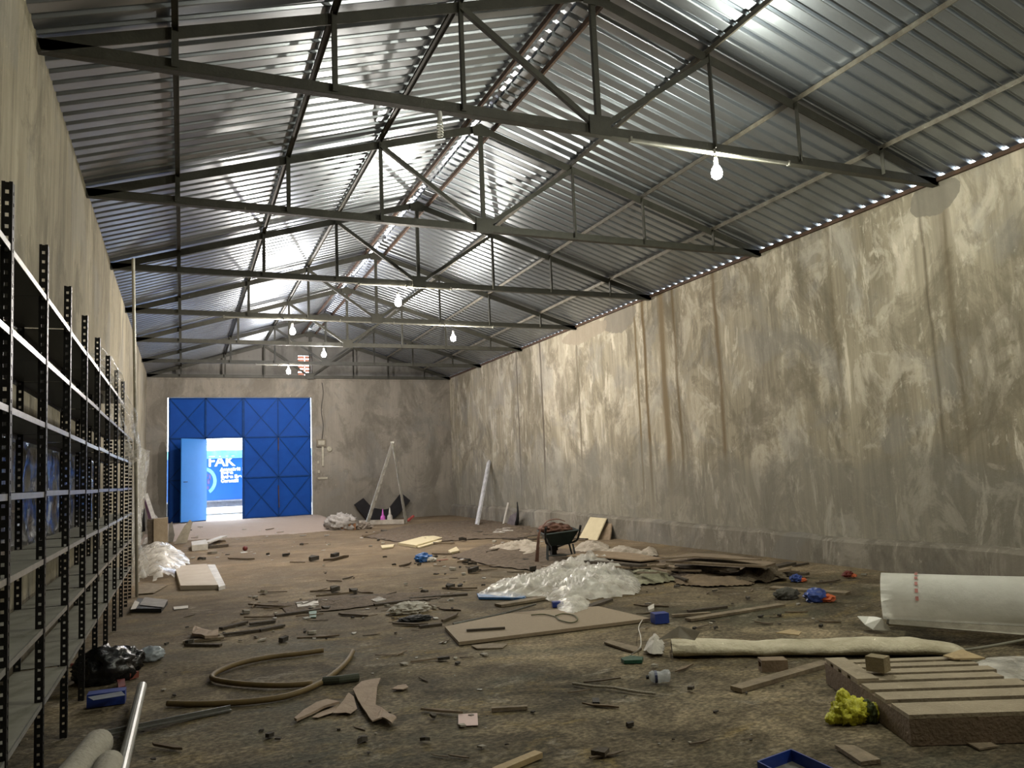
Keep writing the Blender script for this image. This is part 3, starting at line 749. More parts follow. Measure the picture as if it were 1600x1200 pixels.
# hanging film at the shelf end
def film_sheet(rows, name, m, lab, cat='plastic sheeting', amp=.05, nu=26, nv=44, seed=0.):
    """rows = two rails (lists of points) the sheet spans between"""
    A = smoothpath(rows[0], nv//(len(rows[0])-1)); Bb = smoothpath(rows[1], nv//(len(rows[1])-1)); n_ = min(len(A), len(Bb)); bm = B(); g = []
    for j in range(n_):
        r = []
        for i in range(nu+1):
            p = A[j].lerp(Bb[j], i/nu); e = 1
            p = p+Vector((noise.noise(Vector((i*.35, j*.12, seed))), noise.noise(Vector((i*.35, j*.12, seed+9))), .5*noise.noise(Vector((i*.3, j*.3, seed+5)))))*amp*e
            p.z = max(p.z, .01); r.append(bm.verts.new(p))
        g.append(r)
    for j in range(n_-1):
        for i in range(nu): bm.faces.new((g[j][i], g[j][i+1], g[j+1][i+1], g[j+1][i]))
    o = obj(name, bm, m, smooth=True); tag(o, lab, cat); return o
film_sheet([[(-.92, 8.3, 2.75), (-.85, 9.0, 2.72), (-.80, 9.9, 2.5), (-.76, 11.2, 2.1), (-.74, 12.4, 1.7)], [(-.80, 8.5, 3.02), (-.66, 9.3, 2.92), (-.62, 10.2, 2.72), (-.60, 11.8, 2.5), (-.60, 13.2, 2.15)]], 'plastic_sheeting', M['film'], 'clear plastic draped over the top of the far shelving bays', amp=.09, seed=1.)
film_sheet([[(-.66, 12.9, 2.2), (-.68, 13.0, 1.6), (-.70, 13.0, 1.0), (-.72, 13.0, .55), (-.74, 13.2, .10)], [(-.52, 14.3, 2.2), (-.56, 14.4, 1.7), (-.62, 14.2, 1.1), (-.60, 14.0, .6), (-.50, 14.2, .2)]], 'plastic_sheeting', M['film'], 'clear plastic hanging down from the rack end to the floor heap', amp=.08, seed=4.)
film_sheet([[(XL+.065, 4.0, 2.10), (XL+.06, 4.2, 1.7), (XL+.065, 4.2, 1.2)], [(XL+.065, 11.2, 2.05), (XL+.06, 11.3, 1.7), (XL+.065, 11.2, 1.2)]], 'plastic_film', plastic('shiny_wrap_film', (.10, .11, .12), .7, .06, .12), 'shiny creased plastic film hanging behind the shelves', 'plastic film', .03, 110, 36, 8.)

# pole at the end of the rack
bm = B(); tube(bm, [(-.62, 12.98, .0), (-.65, 12.6, 2.4), (-.69, 12.22, 4.92)], .022, 8)
tag(obj('metal_pole', bm, mat('galvanised_pole', (.38, .36, .30), .4, .6)), 'tall thin galvanised pole standing at the far end of the shelving', 'pole')

# ------------------------------------------------------------------ flat debris helpers
def rugged(bm, cuts=3, amp=.006, seed=0.):
    bmesh.ops.triangulate(bm, faces=bm.faces[:])
    for _ in range(cuts): bmesh.ops.subdivide_edges(bm, edges=[e for e in bm.edges if e.calc_length() > .05], cuts=1)
    for v in bm.verts:
        v.co.z += amp*(1+noise.noise(Vector((v.co.x*5+seed, v.co.y*5, seed))))
def slab(name, picks, t, m, lab, cat, z0=0., tilt=None, group=None, parent=None, curl=0., floor=True):
    """picks = outline of the top face in the picture; laid at height t on the floor"""
    top = [GF(u, v, t+z0) for u, v in picks]
    bm = B(); prism(bm, top, (0, 0, -max(.003, t-.003)))
    if curl: rugged(bm, 3, curl, picks[0][0])
    o = obj(name, bm, m, parent)
    if parent is None: tag(o, lab, cat, group)
    return o
def stick(name, a, b, w, h, m, lab, cat, z0=0., z1=None, group=None):
    z1 = z0 if z1 is None else z1
    A = GF(*a, h/2+z0); Bq = GF(*b, h/2+z1)
    for q_ in (A, Bq): q_.x = min(q_.x, XR-.25)
    bm = B(); beam(bm, A, Bq, w, h)
    o = obj(name, bm, m); tag(o, lab, cat, group); return o
wood = mat('weathered_wood', (.24, .19, .125), .85, c2=(.13, .10, .065), scale=9, bump=.5)
wdk = mat('dark_old_wood', (.085, .065, .043), .9, c2=(.045, .035, .025), scale=9, bump=.6)
wlt = mat('pale_wood', (.42, .32, .17), .8, c2=(.30, .22, .12), scale=9, bump=.3)
pboard = mat('particle_board', (.30, .235, .16), .85, c2=(.235, .185, .125), scale=30, amt=1., bump=.2)
cream = mat('cream_board', (.62, .54, .35), .7, c2=(.55, .47, .30))
white = mat('dirty_white', (.58, .55, .50), .7, c2=(.42, .39, .34), scale=8)
card = mat('brown_cardboard', (.37, .285, .21), .9, c2=(.27, .20, .15), bump=.4)
metalg = mat('dull_grey_metal', (.20, .20, .18), .45, .6, bump=.2)
bluep = mat('blue_plastic', (.015, .045, .28), .4, c2=(.01, .03, .18))
orng = mat('orange_plastic', (.55, .12, .04), .6)
redd = mat('dark_red_plastic', (.16, .02, .015), .5)

# big particle board with stick
pb = slab('particle_board', [(695, 979), (717, 1003), (1016, 966), (935, 947), (800, 957)], .035, pboard, 'large tan particle board lying flat in the middle foreground', 'board')
stick('wood_stick', (729, 985), (789, 981), .03, .02, wdk, 'short dark stick lying on the left end of the particle board', 'stick', .04)
bm = B(); tube(bm, smoothpath([GF(u, v, .048) for u, v in ((868, 962), (880, 959), (898, 962), (902, 969), (892, 973), (875, 969), (868, 964), (850, 960), (830, 961))], 6), .007, 6)
tag(obj('cord', bm, mat('green_cord', (.13, .13, .06), .7), smooth=True), 'thin green cord looped on the particle board', 'cord')
slab('wood_scrap', [(736, 1008), (745, 1013), (785, 1012), (793, 1006), (765, 1005)], .012, wood, 'pale flat splinter just in front of the particle board', 'wood scrap')
stick('plank', (778, 946), (850, 934), .14, .03, wood, 'plank sticking out from under the left of the plastic heap', 'plank')
stick('plank', (915, 950), (952, 937), .10, .03, wdk, 'dark plank end between the plastic heap and the particle board', 'plank')
bm = B(); tube(bm, [GF(708, 975, .02), GF(790, 958, .03), GF(838, 944, .12)], .012, 8); tag(obj('metal_rod', bm, metalg), 'thin grey rod leading from the floor up to the plastic heap', 'rod')
slab('blue_sheet', [(745, 927), (800, 923), (822, 931), (815, 934), (748, 933)], .03, mat('blue_sheet', (.04, .15, .36), .5), 'flat blue sheet under the left edge of the plastic heap', 'sheet')
def bbox(picks, h, m, lab, name='box', cat='box', z0=0.):
    pts = [GF(u, v) for u, v in picks]; 
    if len(pts) == 2:
        a, b = pts; d = (b-a); n_ = Vector((-d.y, d.x, 0)).normalized()*min(.12, d.length*.8); pts = [a, b, b+n_, a+n_]
    pts = [p+Vector((0, 0, z0+.003)) for p in pts]
    bm = B(); prism(bm, pts, (0, 0, h)); o = obj(name, bm, m); tag(o, lab, cat); return o
bbox([(1024, 976), (1046, 974)], .10, bluep, 'small blue cube-shaped carton right of the particle board')
bbox([(864, 950), (881, 949)], .06, bluep, 'small blue piece peeking out under the plastic heap', 'plastic_piece', 'plastic piece')
bbox([(135, 1108), (195, 1100)], .095, bluep, 'blue carton with a worn grey top on the floor beside the rack', 'carton', 'carton')
slab('carton_flap', [(137, 1089), (146, 1094), (196, 1086), (190, 1080)], .004, mat('grey_blue_card', (.14, .16, .20), .7), 'grey blue flap on top of the blue carton', 'flap', z0=.10)

# ---- long flattened carpet roll
A = GF(1050, 1022); Bq = GF(1500, 1020); A2 = GF(1040, 1016)
def loft(bm, path, secf, seg=20, caps=True):
    rings = []
    for i, p in enumerate(path):
        d = (path[min(i+1, len(path)-1)]-path[max(i-1, 0)]); d.z = 0; d.normalize(); s = Vector((-d.y, d.x, 0))
        rings.append([bm.verts.new(p+s*a+Vector((0, 0, b))) for a, b in secf(i/(len(path)-1))])
    for r0, r1 in zip(rings, rings[1:]):
        for k in range(len(r0)-1): bm.faces.new((r0[k], r0[k+1], r1[k+1], r1[k]))
    return rings
bm = B(); path = [A.lerp(Bq, k/40) for k in range(41)]
def sec(t):
    w_ = .17+.02*noise.noise(Vector((t*6, 0, 0))); h = .11+.025*noise.noise(Vector((t*5, 3, 0)))*1.5; h *= (1-.5*sst(.82, 1, t))
    return [(w_*math.cos(2*PI*k/24)*1.05+.0, h*.5+h*.5*math.sin(2*PI*k/24)+.012*noise.noise(Vector((t*14, k*.6, 1)))) for k in range(25)]
r = loft(bm, path, sec)
bm.faces.new([v for v in r[-1][:-1]])
for i in range(1): pass
cr_ = thing('carpet_roll', 'long flattened dirty cream roll lying across the right foreground', 'roll', (A.x, A.y, 0))
obj('roll', bm, mat('dirty_cream_fabric', (.56, .51, .38), .9, c2=(.34, .30, .20), scale=4, bump=.6), cr_, smooth=True)
bm = B(); r = loft(bm, [A+Vector((0, 0, 0)), A+(Bq-A).normalized()*.06], lambda t: [(.13*math.cos(2*PI*k/20), .055+.035*math.sin(2*PI*k/20)) for k in range(21)]); bm.faces.new(r[1][:-1])
obj('open_end_shade', bm, wdk, cr_)  # dark piece standing in for the shade inside the open roll end
bm = B(); Pf = [GF(1030, 1003, .10), GF(1062, 984, .22), GF(1094, 990, .20), GF(1086, 1004, .12), GF(1060, 1001, .13)]
prism(bm, Pf, (0, 0, .008)); rugged(bm, 3, .02, 3.); obj('white_flap', bm, white, cr_, 'torn white flap at the open end')
o = obj('torn_rag', heap([(1003, 1024), (1012, 1004), (1028, 1000), (1040, 1010), (1038, 1026), (1018, 1030)], .14, 26, 7, 41., .12, .2), white, smooth=False); tag(o, 'torn white rag at the left end of the cream roll', 'rag')
bm = B(); tube(bm, smoothpath([GF(985, 1024, .01), GF(1000, 1012, .08), GF(1001, 995, .12), GF(998, 980, .10), GF(1004, 968, .02)], 6), .005, 6)
tag(obj('string', bm, white, smooth=True), 'thin pale string curling up beside the torn rag', 'string')
slab('green_scrap', [(970, 1028), (985, 1024), (1005, 1026), (1003, 1031), (975, 1032)], .03, mat('dark_green_plastic', (.01, .07, .04), .5), 'dark green scrap in front of the torn rag', 'plastic scrap')
slab('wood_scrap', [(944, 1003), (950, 999), (1003, 1012), (990, 1018)], .02, wood, 'brown board end left of the torn rag', 'board')
slab('wood_scrap', [(1212, 988), (1235, 983), (1252, 987), (1248, 992)], .01, wlt, 'pale yellow chip on top of the cream roll', 'wood scrap', z0=.14)

# ---- white tarpaulin roll with red dashes
tp = thing('tarpaulin_roll', 'big white plastic tarpaulin half unrolled at the right edge', 'tarpaulin', (6.2, 5.6, 0))
A = GF(1372, 1000); D = (GF(1640, 1017)-GF(1372, 1000)); D.z = 0; Lr = 3.2; d = D.normalized()
A = GF(1385, 985); path = [A+d*(Lr*k/30) for k in range(31)]
rr = .26
def tsec(t):
    out = []
    for k in range(33):           # from under the front, over the top, to the back floor
        a = math.radians(-145+(330)*k/32); q = rr*(1+.03*noise.noise(Vector((t*5, k*.25, 2))))
        out.append((-q*math.cos(a+PI/2+PI/2)*.0 + q*math.sin(a)*.95, rr*.98+ q*math.cos(a)*.92))
    return out
def tsec(t):
    out = []
    for k in range(37):
        a = math.radians(125-(290)*k/36)       # 0 deg = top, positive = toward the viewer side
        q = rr*(1+.025*noise.noise(Vector((t*4, k*.22, 2)))) * (1 if a < 1.2 else 1+.0*(a-1.2))
        out.append((-q*math.sin(a), rr+.02+q*math.cos(a)*.93))
    return out
bm = B(); loft(bm, path, tsec)
TM = NB('white_tarpaulin')
mtarp = mat('white_tarpaulin', (.86, .85, .80), .55, c2=(.76, .75, .69), scale=3, bump=.35, bscale=9)
bmesh.ops.solidify(bm, geom=bm.faces[:], thickness=.004)
obj('sheet', bm, mtarp, tp, smooth=True)
bm = B()
for k in range(6):
    a0 = math.radians(80-16*k); a1 = a0-math.radians(8)
    p0 = A+d*.28; s = Vector((-d.y, d.x, 0))
    P = []
    for (al_, dd) in ((a0, 0), (a1, 0), (a1, .025), (a0, .025)):
        q = rr+.012; P.append(p0+d*dd+s*(-q*math.sin(al_))+Vector((0, 0, rr+.02+q*math.cos(al_)*.93)))
    prism(bm, P, (0, 0, .002))
obj('red_dashes', bm, mat('faded_red_print', (.50, .20, .17), .6), tp, 'line of faded red dashes across the sheet')
bm = B(); s = Vector((-d.y, d.x, 0)); E0 = A-s*.22+Vector((0, 0, .0)); pts = []
g = []
for i in range(20):
    t = i/19; row = []
    for j in range(8):
        w_ = j/7; p = A+d*(.05+2.9*t)-s*(.20+.22*w_*(1-.3*t))+Vector((0, 0, .15-.16*w_+.25*w_*w_*(.6-t*.4)))
        p.z = max(p.z, .01); row.append(bm.verts.new(p))
    g.append(row)
for i in range(19):
    for j in range(7): bm.faces.new((g[i][j], g[i+1][j], g[i+1][j+1], g[i][j+1]))
obj('loose_edge', bm, mat('dark_tarpaulin_underside', (.38, .35, .28), .8, bump=.3), tp, 'darker loose lower edge', smooth=True)  # loose edge coloured darker than the rest of the sheet
bm = B(); F = [GF(1340, 966, .10), GF(1358, 966, .09), GF(1378, 968, .12), GF(1392, 986, .02), GF(1364, 986, .02), GF(1352, 979, .05)]
prism(bm, F, (0, 0, .006)); rugged(bm, 3, .012, 4.); obj('corner_flap', bm, mtarp, tp)
bm = B(); tube(bm, smoothpath([GF(1330, 1020, .02), GF(1440, 1021, .03), GF(1520, 1014, .03), GF(1605, 999, .08), GF(1680, 985, .12)], 6), .012, 8)
tag(obj('hose', bm, mat('grey_hose', (.22, .21, .16), .6), smooth=True), 'thin grey hose in front of the white tarpaulin', 'hose')
o = obj('plastic_sheeting', heap([(1500, 1048), (1540, 1030), (1600, 1026), (1660, 1032), (1660, 1060), (1590, 1066), (1540, 1062)], .05, 36, 3, 47., .2, .3), M['film2'], smooth=True); tag(o, 'thin crumpled clear plastic on the floor behind the pallet, right edge', 'plastic sheeting')

# ---- pallet
pal = thing('wooden_pallet', 'low slatted wooden pallet lying in the right foreground', 'pallet', (4.9, 4.0, 0))
hP = .17
c0 = GF(1420, 1117, hP); c1 = GF(1288, 1030, hP); e0 = GF(1640, 1110, hP)
ax_ = (c1-c0); ax_.z = 0; Ld = ax_.length; ax_.normalize(); ay_ = (e0-c0); ay_.z = 0; ay_.normalize()
def pp(a, b, z): return Vector((c0.x, c0.y, 0))+ax_*a+ay_*b+Vector((0, 0, z))
slat_m = mat('grey_brown_slat', (.33, .275, .19), .85, c2=(.24, .20, .135), scale=6, bump=.4)
dk = mat('pallet_side', (.19, .135, .09), .85, c2=(.13, .095, .06), scale=5, bump=.4)
fr = [(.0, .17), (.225, .345), (.39, .50), (.545, .635), (.675, .755), (.80, .87), (.91, .97)]
lens = [1.75, 1.30, .98, .93, .98, .95, .90]
for (f0, f1), Lx in zip(fr, lens):
    bm = B(); prism(bm, [pp(f0*Ld, .0, hP-.022), pp(f0*Ld, Lx, hP-.022), pp(f1*Ld, Lx, hP-.022), pp(f1*Ld, .0, hP-.022)], (0, 0, .022)); obj('slat', bm, slat_m, pal)
bm = B(); prism(bm, [pp(0, 0, .004), pp(Ld, 0, .004), pp(Ld, .04, .004), pp(0, .04, .004)], (0, 0, hP-.027)); obj('side_rail', bm, dk, pal)
bm = B(); prism(bm, [pp(0, .04, .004), pp(.03, .04, .004), pp(.03, 1.75, .004), pp(0, 1.75, .004)], (0, 0, hP-.027)); obj('front_rail', bm, dk, pal)
bm = B(); prism(bm, [pp(.03, .05, .06), pp(Ld, .05, .06), pp(Ld*.98, .85, .06), pp(.03, 1.7, .06)], (0, 0, .02)); obj('inner_board', bm, wdk, pal)
bm = B(); prism(bm, [pp(Ld*.55, .0, hP), pp(Ld*.99, .0, hP), pp(Ld*.99, .14, hP), pp(Ld*.55, .14, hP)], (0, 0, .012)); obj('edge_board', bm, slat_m, pal)
P = pp(Ld*.66, .20, hP+.014); bm = B(); box(bm, P+Vector((0, 0, .055)), (.10, .12, .095), Matrix.Rotation(.35, 3, 'Z')); t = obj('wood_block', bm, mat('block_wood', (.26, .21, .12), .85, bump=.4)); tag(t, 'wooden block standing on the far left corner of the pallet', 'block')
P = pp(Ld*.93, .80, hP+.012); bm = B(); prism(bm, [P, P+Vector((.22, .02, .01)), P+Vector((.16, -.20, .0)), P+Vector((-.02, -.1, 0))], (0, 0, .01)); tag(obj('wood_scrap', bm, wlt), 'yellow scrap of board on the far right of the pallet', 'wood scrap')

# ---- hollow brick, plank, yellow bag, bottle, rope, blue tray
def hollow_brick(a, b, h, dep, lab, m):
    A = GF(*a); Bq = GF(*b); d = (Bq-A); L = d.length; d.normalize(); s = Vector((-d.y, d.x, 0))
    bm = B(); w = .022
    def q(x0, x1, z0, z1, y0=0., y1=dep): prism(bm, [A+d*x0+s*y0+Vector((0, 0, z0+.003)), A+d*x1+s*y0+Vector((0, 0, z0+.003)), A+d*x1+s*y1+Vector((0, 0, z0+.003)), A+d*x0+s*y1+Vector((0, 0, z0+.003))], (0, 0, z1-z0))
    q(0, L, 0, w); q(0, L, h-w, h); q(0, L, w, h-w, 0, w); q(0, L, w, h-w, dep-w, dep); q(L*.45, L*.5, w, h-w, w, dep-w)
    o = obj('hollow_brick', bm, m); tag(o, lab, 'brick'); return o
hollow_brick((1191, 1051), (1232, 1050), .085, .12, 'brown hollow brick left of the pallet', mat('brown_brick', (.22, .155, .095), .85, bump=.4))
stick('plank', (1150, 1077), (1292, 1036), .10, .03, wood, 'long narrow plank running up to the far left corner of the pallet', 'plank')
yb = mat('yellow_plastic_net', (.62, .60, .03), .5, c2=(.40, .40, .02), scale=20, bump=.8)
o = thing('plastic_bag', 'crumpled bright yellow bag beside the pallet', 'bag', tuple(GF(1340, 1130)))
def blob(c, r, sc, amp, seed, fr=6., sub=4):
    bm = B(); bmesh.ops.create_icosphere(bm, subdivisions=sub, radius=1.)
    for v in bm.verts:
        n_ = v.co.normalized(); k = 1+amp*ridged(n_*fr*.35+Vector((seed, 0, 0)), 4)-amp*.3
        v.co = Vector((n_.x*sc[0]*k, n_.y*sc[1]*k, n_.z*sc[2]*k))*r+Vector(c)
        v.co.z = max(v.co.z, .004+fz(v.co.x, v.co.y))
    return bm
P = GF(1340, 1128)
obj('body', blob((P.x-.03, P.y+.02, .055), .095, (1.1, .8, .85), .6, 3., 8), yb, o, smooth=True)
obj('tip', blob((P.x-.05, P.y+.05, .12), .055, (.75, .7, 1.2), .3, 8.), yb, o, smooth=True)
obj('tail', blob((P.x-.145, P.y+.04, .035), .06, (.9, .6, .6), .35, 5.), yb, o, smooth=True)
obj('knot', blob((P.x+.055, P.y-.03, .055), .07, (.45, .8, .95), .5, 9.), mat('dark_green_net', (.07, .09, .02), .7, bump=.8), o, 'dark green knotted end', smooth=True)
obj('end', blob((P.x+.10, P.y-.05, .055), .05, (.6, .7, 1.), .4, 12.), yb, o, smooth=True)

bt = thing('plastic_bottle', 'crushed clear plastic bottle on the floor in front of the cream roll', 'bottle', tuple(GF(1027, 1060)))
c = GF(1012, 1058, .045); e = GF(1047, 1056, .05); dv = (e-c); L = dv.length; dv.normalize()
bm = B(); ks = [0, .05, .1, .2, .35, .5, .6, .8, .95, 1.]; rs = [.012, .012, .03, .042, .040, .044, .038, .045, .043, .03]
tube(bm, [c+dv*L*k+Vector((0, 0, .004*math.sin(k*9))) for k in ks], 0, 14, rs=rs)
gl = mat('clear_pet', (.8, .85, .9), .08, trans=.0, alpha=.45); gl.node_tree.nodes['Principled BSDF'].inputs['Specular IOR Level'].default_value = 1.
obj('bottle_body', bm, gl, bt, smooth=True)
bm = B(); tube(bm, [c-dv*.012, c+dv*.008], .016, 12); obj('cap', bm, M['blk'], bt)
bm = B(); tube(bm, [c+dv*L*.3, c+dv*L*.42], .0455, 14, caps=False); obj('label', bm, mat('blue_black_label', (.03, .04, .10), .4), bt)
bm = B(); tube(bm, smoothpath([GF(895, 1068, .01), GF(925, 1072, .012), GF(955, 1074, .01), GF(990, 1080, .012), GF(1024, 1084, .01)], 6), .010, 7)
tag(obj('rope', bm, mat('frayed_pale_rope', (.40, .36, .28), .9, bump=.8, bscale=120), smooth=True), 'straight length of frayed pale rope in the centre foreground', 'rope')

bt = thing('plastic_tray', 'dark blue plastic tray at the bottom edge, right of centre', 'tray', tuple(GF(1240, 1195)))
q = [GF(1184, 1190, .07), GF(1236, 1171, .07), GF(1310, 1205, .07)]; q4 = q[0]+(q[2]-q[1]); cor = [q[0], q[1], q[2], q4]
bt.location = (sum(p.x for p in cor)/4, sum(p.y for p in cor)/4, 0)
for i in range(4):
    a, b = cor[i], cor[(i+1) % 4]; bm = B(); beam(bm, Vector((a.x, a.y, .037)), Vector((b.x, b.y, .037)), .008, .07); obj('side', bm, bluep, bt)
bm = B(); prism(bm, [Vector((p.x, p.y, .004)) for p in cor], (0, 0, .008)); obj('base', bm, mat('grey_tray_base', (.16, .16, .14), .8), bt)
slab('wood_scrap', [(1304, 1163), (1335, 1164), (1376, 1186), (1345, 1190)], .025, wood, 'flat broken board piece below the yellow bag', 'wood scrap')
slab('wood_scrap', [(1487, 1148), (1520, 1146), (1560, 1165), (1530, 1170)], .012, wood, 'thin board piece against the near side of the pallet', 'wood scrap')
stick('wood_stick', (775, 1206), (842, 1178), .06, .03, wlt, 'pale wooden offcut at the bottom centre edge', 'wood offcut')
stick('wood_stick', (768, 1108), (824, 1105), .035, .022, wood, 'short light stick right of the pink card', 'stick')
slab('paper_card', [(716, 1116), (746, 1114), (747, 1133), (716, 1134)], .004, mat('pale_pink_card', (.62, .47, .44), .8, c2=(.55, .42, .40)), 'small square pale pink card on the floor', 'card')

# ---- cardboard strips
def c8(L): return [(440+x/3.81, 1000+y/3.81) for x, y in L]
slab('cardboard', c8([(425, 310), (475, 255), (590, 240), (570, 290), (520, 340), (560, 400), (600, 420), (685, 485), (655, 510), (600, 488), (540, 500), (470, 400)]), .012, card, 'largest torn brown cardboard strip, bent like a boomerang', 'cardboard', curl=.022)
slab('cardboard', c8([(75, 478), (130, 420), (210, 375), (270, 362), (345, 378), (250, 405), (150, 450), (90, 485)]), .02, card, 'long torn cardboard strip pointing left', 'cardboard', curl=.012)
slab('cardboard', c8([(180, 465), (240, 430), (330, 395), (352, 402), (300, 440), (215, 468)]), .006, card, 'narrow torn cardboard strip below the long left strip', 'cardboard', curl=.008)
slab('cardboard', c8([(305, 450), (360, 380), (400, 330), (430, 350), (450, 420), (410, 447), (380, 440)]), .006, card, 'small torn cardboard piece between the two bigger strips', 'cardboard', curl=.014)
slab('cardboard', c8([(655, 296), (690, 275), (740, 270), (755, 285), (720, 298)]), .01, card, 'small torn cardboard scrap right of the big strip', 'cardboard', curl=.01)
bm = B(); tube(bm, [GF(505, 1064, .03), GF(530, 1062, .035), GF(560, 1058, .03)], .032, 10); tag(obj('pipe_offcut', bm, mat('dark_green_sleeve', (.055, .062, .04), .8)), 'short dark green sleeve lying at the hose crossing', 'pipe')

# ---- yellow brown hose
hm = mat('yellow_brown_hose', (.16, .105, .035), .7, c2=(.10, .068, .024), scale=9)
bm = B(); tube(bm, smoothpath([GF(u, v, .024) for u, v in ((262, 1099), (300, 1100), (345, 1099), (400, 1095), (450, 1087), (495, 1070), (525, 1050), (543, 1032), (551, 1018))], 7), .022, 10)
tag(obj('hose', bm, hm, smooth=True), 'yellow brown hose, longer outer curve on the left floor', 'hose')
bm = B(); tube(bm, smoothpath([GF(u, v, .024) for u, v in ((505, 1016), (470, 1021), (420, 1027), (375, 1036), (343, 1048), (331, 1058), (345, 1064), (385, 1069), (440, 1071), (488, 1068))], 7), .022, 10)
tag(obj('hose', bm, hm, smooth=True), 'yellow brown hose, inner hairpin piece on the left floor', 'hose')

# ---- left foreground: pipe, flat bar, rolls, black bags
A = GF(222, 1072, .10); Bq = GF(188, 1215, .05); Bq = A+(Bq-A)*1.25; bm = B(); tube(bm, [A, Bq], .034, 14)
tag(obj('metal_pipe', bm, mat('galvanised_pipe', (.36, .36, .33), .45, .5, c2=(.26, .26, .23), scale=6), smooth=False), 'straight galvanised pipe at the lower left, pointing away', 'pipe')
bm = B(); beam(bm, GF(160, 1150, .03), GF(360, 1109, .012), .05, .012); beam(bm, GF(160, 1150, .03)+Vector((0, .02, .012)), GF(360, 1109, .012)+Vector((0, .02, .012)), .008, .03)
tag(obj('metal_bar', bm, metalg), 'grey steel angle bar lying behind the pipe', 'bar')
rm = mat('grey_felt_roll', (.34, .32, .26), .9, c2=(.27, .25, .20), scale=12, bump=.4)
for (a, b, r_, lab) in (((155, 1160), (95, 1235), .085, 'thick grey fabric roll at the lower left corner, left one'), ((172, 1192), (140, 1260), .075, 'shorter grey fabric roll right beside it at the bottom edge')):
    A = GF(*a, r_); Bq = GF(*b, r_); dd = (Bq-A).normalized(); bm = B()
    ks = [-.02, .0, .03, .3, .6, 1.0, 1.6]; tube(bm, [A+dd*k for k in ks], r_, 20, rs=[r_*.6, r_*.92, r_, r_*.97, r_, r_*.98, r_])
    tag(obj('fabric_roll', bm, rm, smooth=True), lab, 'roll')
bb = mat('black_bin_bag', (.010, .010, .011), .28, bump=.8, bscale=14)
P = GF(165, 1068); tag(obj('rubbish_bag', blob((P.x-.02, P.y+.12, .10), .2, (1.1, .95, .8), .35, 21., 7), bb, smooth=True), 'black plastic rubbish bag against the rack, nearer one', 'rubbish bag', 'black rubbish bags')
P = GF(212, 1052); tag(obj('rubbish_bag', blob((P.x-.10, P.y+.16, .08), .13, (1.1, 1.0, .9), .4, 25., 7), bb, smooth=True), 'black plastic rubbish bag on the right, next to the clear bag', 'rubbish bag', 'black rubbish bags')
P = GF(234, 1034); tag(obj('plastic_bag', blob((P.x+.01, P.y+.03, .055), .10, (1.1, .8, .75), .2, 27.), mat('clear_blue_bag', (.42, .47, .52), .25, bump=.5, bscale=12), smooth=True), 'small clear bluish plastic bag beside the black bags', 'bag')
slab('plastic_scrap', [(183, 1062), (195, 1060), (196, 1071), (185, 1074)], .05, redd, 'dark red plastic piece in front of the black bags', 'plastic piece')
stick('plastic_scrap', (110, 1040), (175, 1030), .03, .03, redd, 'dark red bar on the floor behind the black bags', 'bar')
stick('plastic_scrap', (200, 1057), (214, 1053), .05, .05, mat('rust_red', (.22, .05, .03), .6), 'small rust red block between the two black bags', 'block')
# dark crate beside the rack
bm = B(); q = [GF(u, v) for u, v in ((206, 957), (252, 957), (262, 944), (215, 940))]; prism(bm, q, (0, 0, .05)); tag(obj('case', bm, mat('dark_case', (.02, .022, .025), .5)), 'flat dark case on the floor at the rack foot', 'case')
slab('paper_sheet', [(218, 945), (226, 933), (262, 937), (256, 949)], .006, mat('grey_paper', (.30, .28, .26), .8), 'grey sheet lying on the dark case', 'sheet', z0=.055)
slab('paper_sheet', [(204, 952), (211, 938), (218, 941), (212, 951)], .006, white, 'white scrap at the left of the dark case', 'paper', z0=.055)

# white panels left
slab('plaster_board', [(273, 884), (323, 881), (341, 914), (282, 915)], .07, mat('cream_white_panel', (.52, .46, .38), .7, c2=(.44, .37, .29), scale=3), 'cream white panel lying by the plastic heap on the left', 'panel')
slab('trim_board', [(324, 882), (336, 882), (352, 914), (342, 917)], .06, mat('bright_white_strip', (.72, .70, .68), .6), 'bright white strip along the right side of the cream panel', 'strip')
slab('board_piece', [(214, 915), (230, 910), (262, 914), (240, 926), (214, 928)], .012, wood, 'thin brown board in front of the plastic heap on the left', 'board')
slab('carton', [(299, 846), (322, 843), (325, 850), (300, 852)], .14, white, 'small whitish carton stack near the gate', 'carton')
stick('plank', (322, 848), (350, 838), .18, .04, white, 'white plank beside the small carton near the gate', 'plank', .08)
stick('plank', (325, 855), (355, 852), .16, .06, wdk, 'brown beam end lying near the gate', 'beam')
for (u, v, m_, lab) in ((383, 861, redd, 'tiny dark red ball on the floor near the gate'),):
    P = GF(u, v); tag(obj('ball', blob((P.x, P.y, P.z+.06), .06, (1, 1, 1), .0, 1., 1, 3), m_, smooth=True), lab, 'ball')
# clutter at the left back corner
def leanbox(pk, Y, depth, m, name, lab, cat):
    P = [AY(u, v, Y) for u, v in pk]
    bm = B(); prism(bm, P, (0, depth, 0)); tag(obj(name, bm, m), lab, cat)
Pc = GF(248, 857); leanbox([(240, 811), (262, 809), (262, 857), (240, 858)], Pc.y, .5, mat('old_brown_carton', (.30, .24, .16), .85, c2=(.22, .17, .11), bump=.3), 'wooden_crate', 'upright brown crate in the far left corner', 'crate')
leanbox([(230, 812), (240, 811), (240, 858), (231, 853)], Pc.y+.05, .45, wdk, 'dark_board', 'dark board standing left of the brown crate', 'board')
leanbox([(221, 796), (226, 795), (227, 830), (220, 832)], Pc.y+.3, .08, M['blk'], 'black_post', 'short black post in the far left corner', 'post')
leanbox([(272, 850), (288, 822), (297, 812), (301, 816), (292, 848)], GF(282, 850).y, .06, mat('pale_warped_card', (.40, .36, .28), .85), 'warped_board', 'pale warped board leaning beside the crate', 'board')
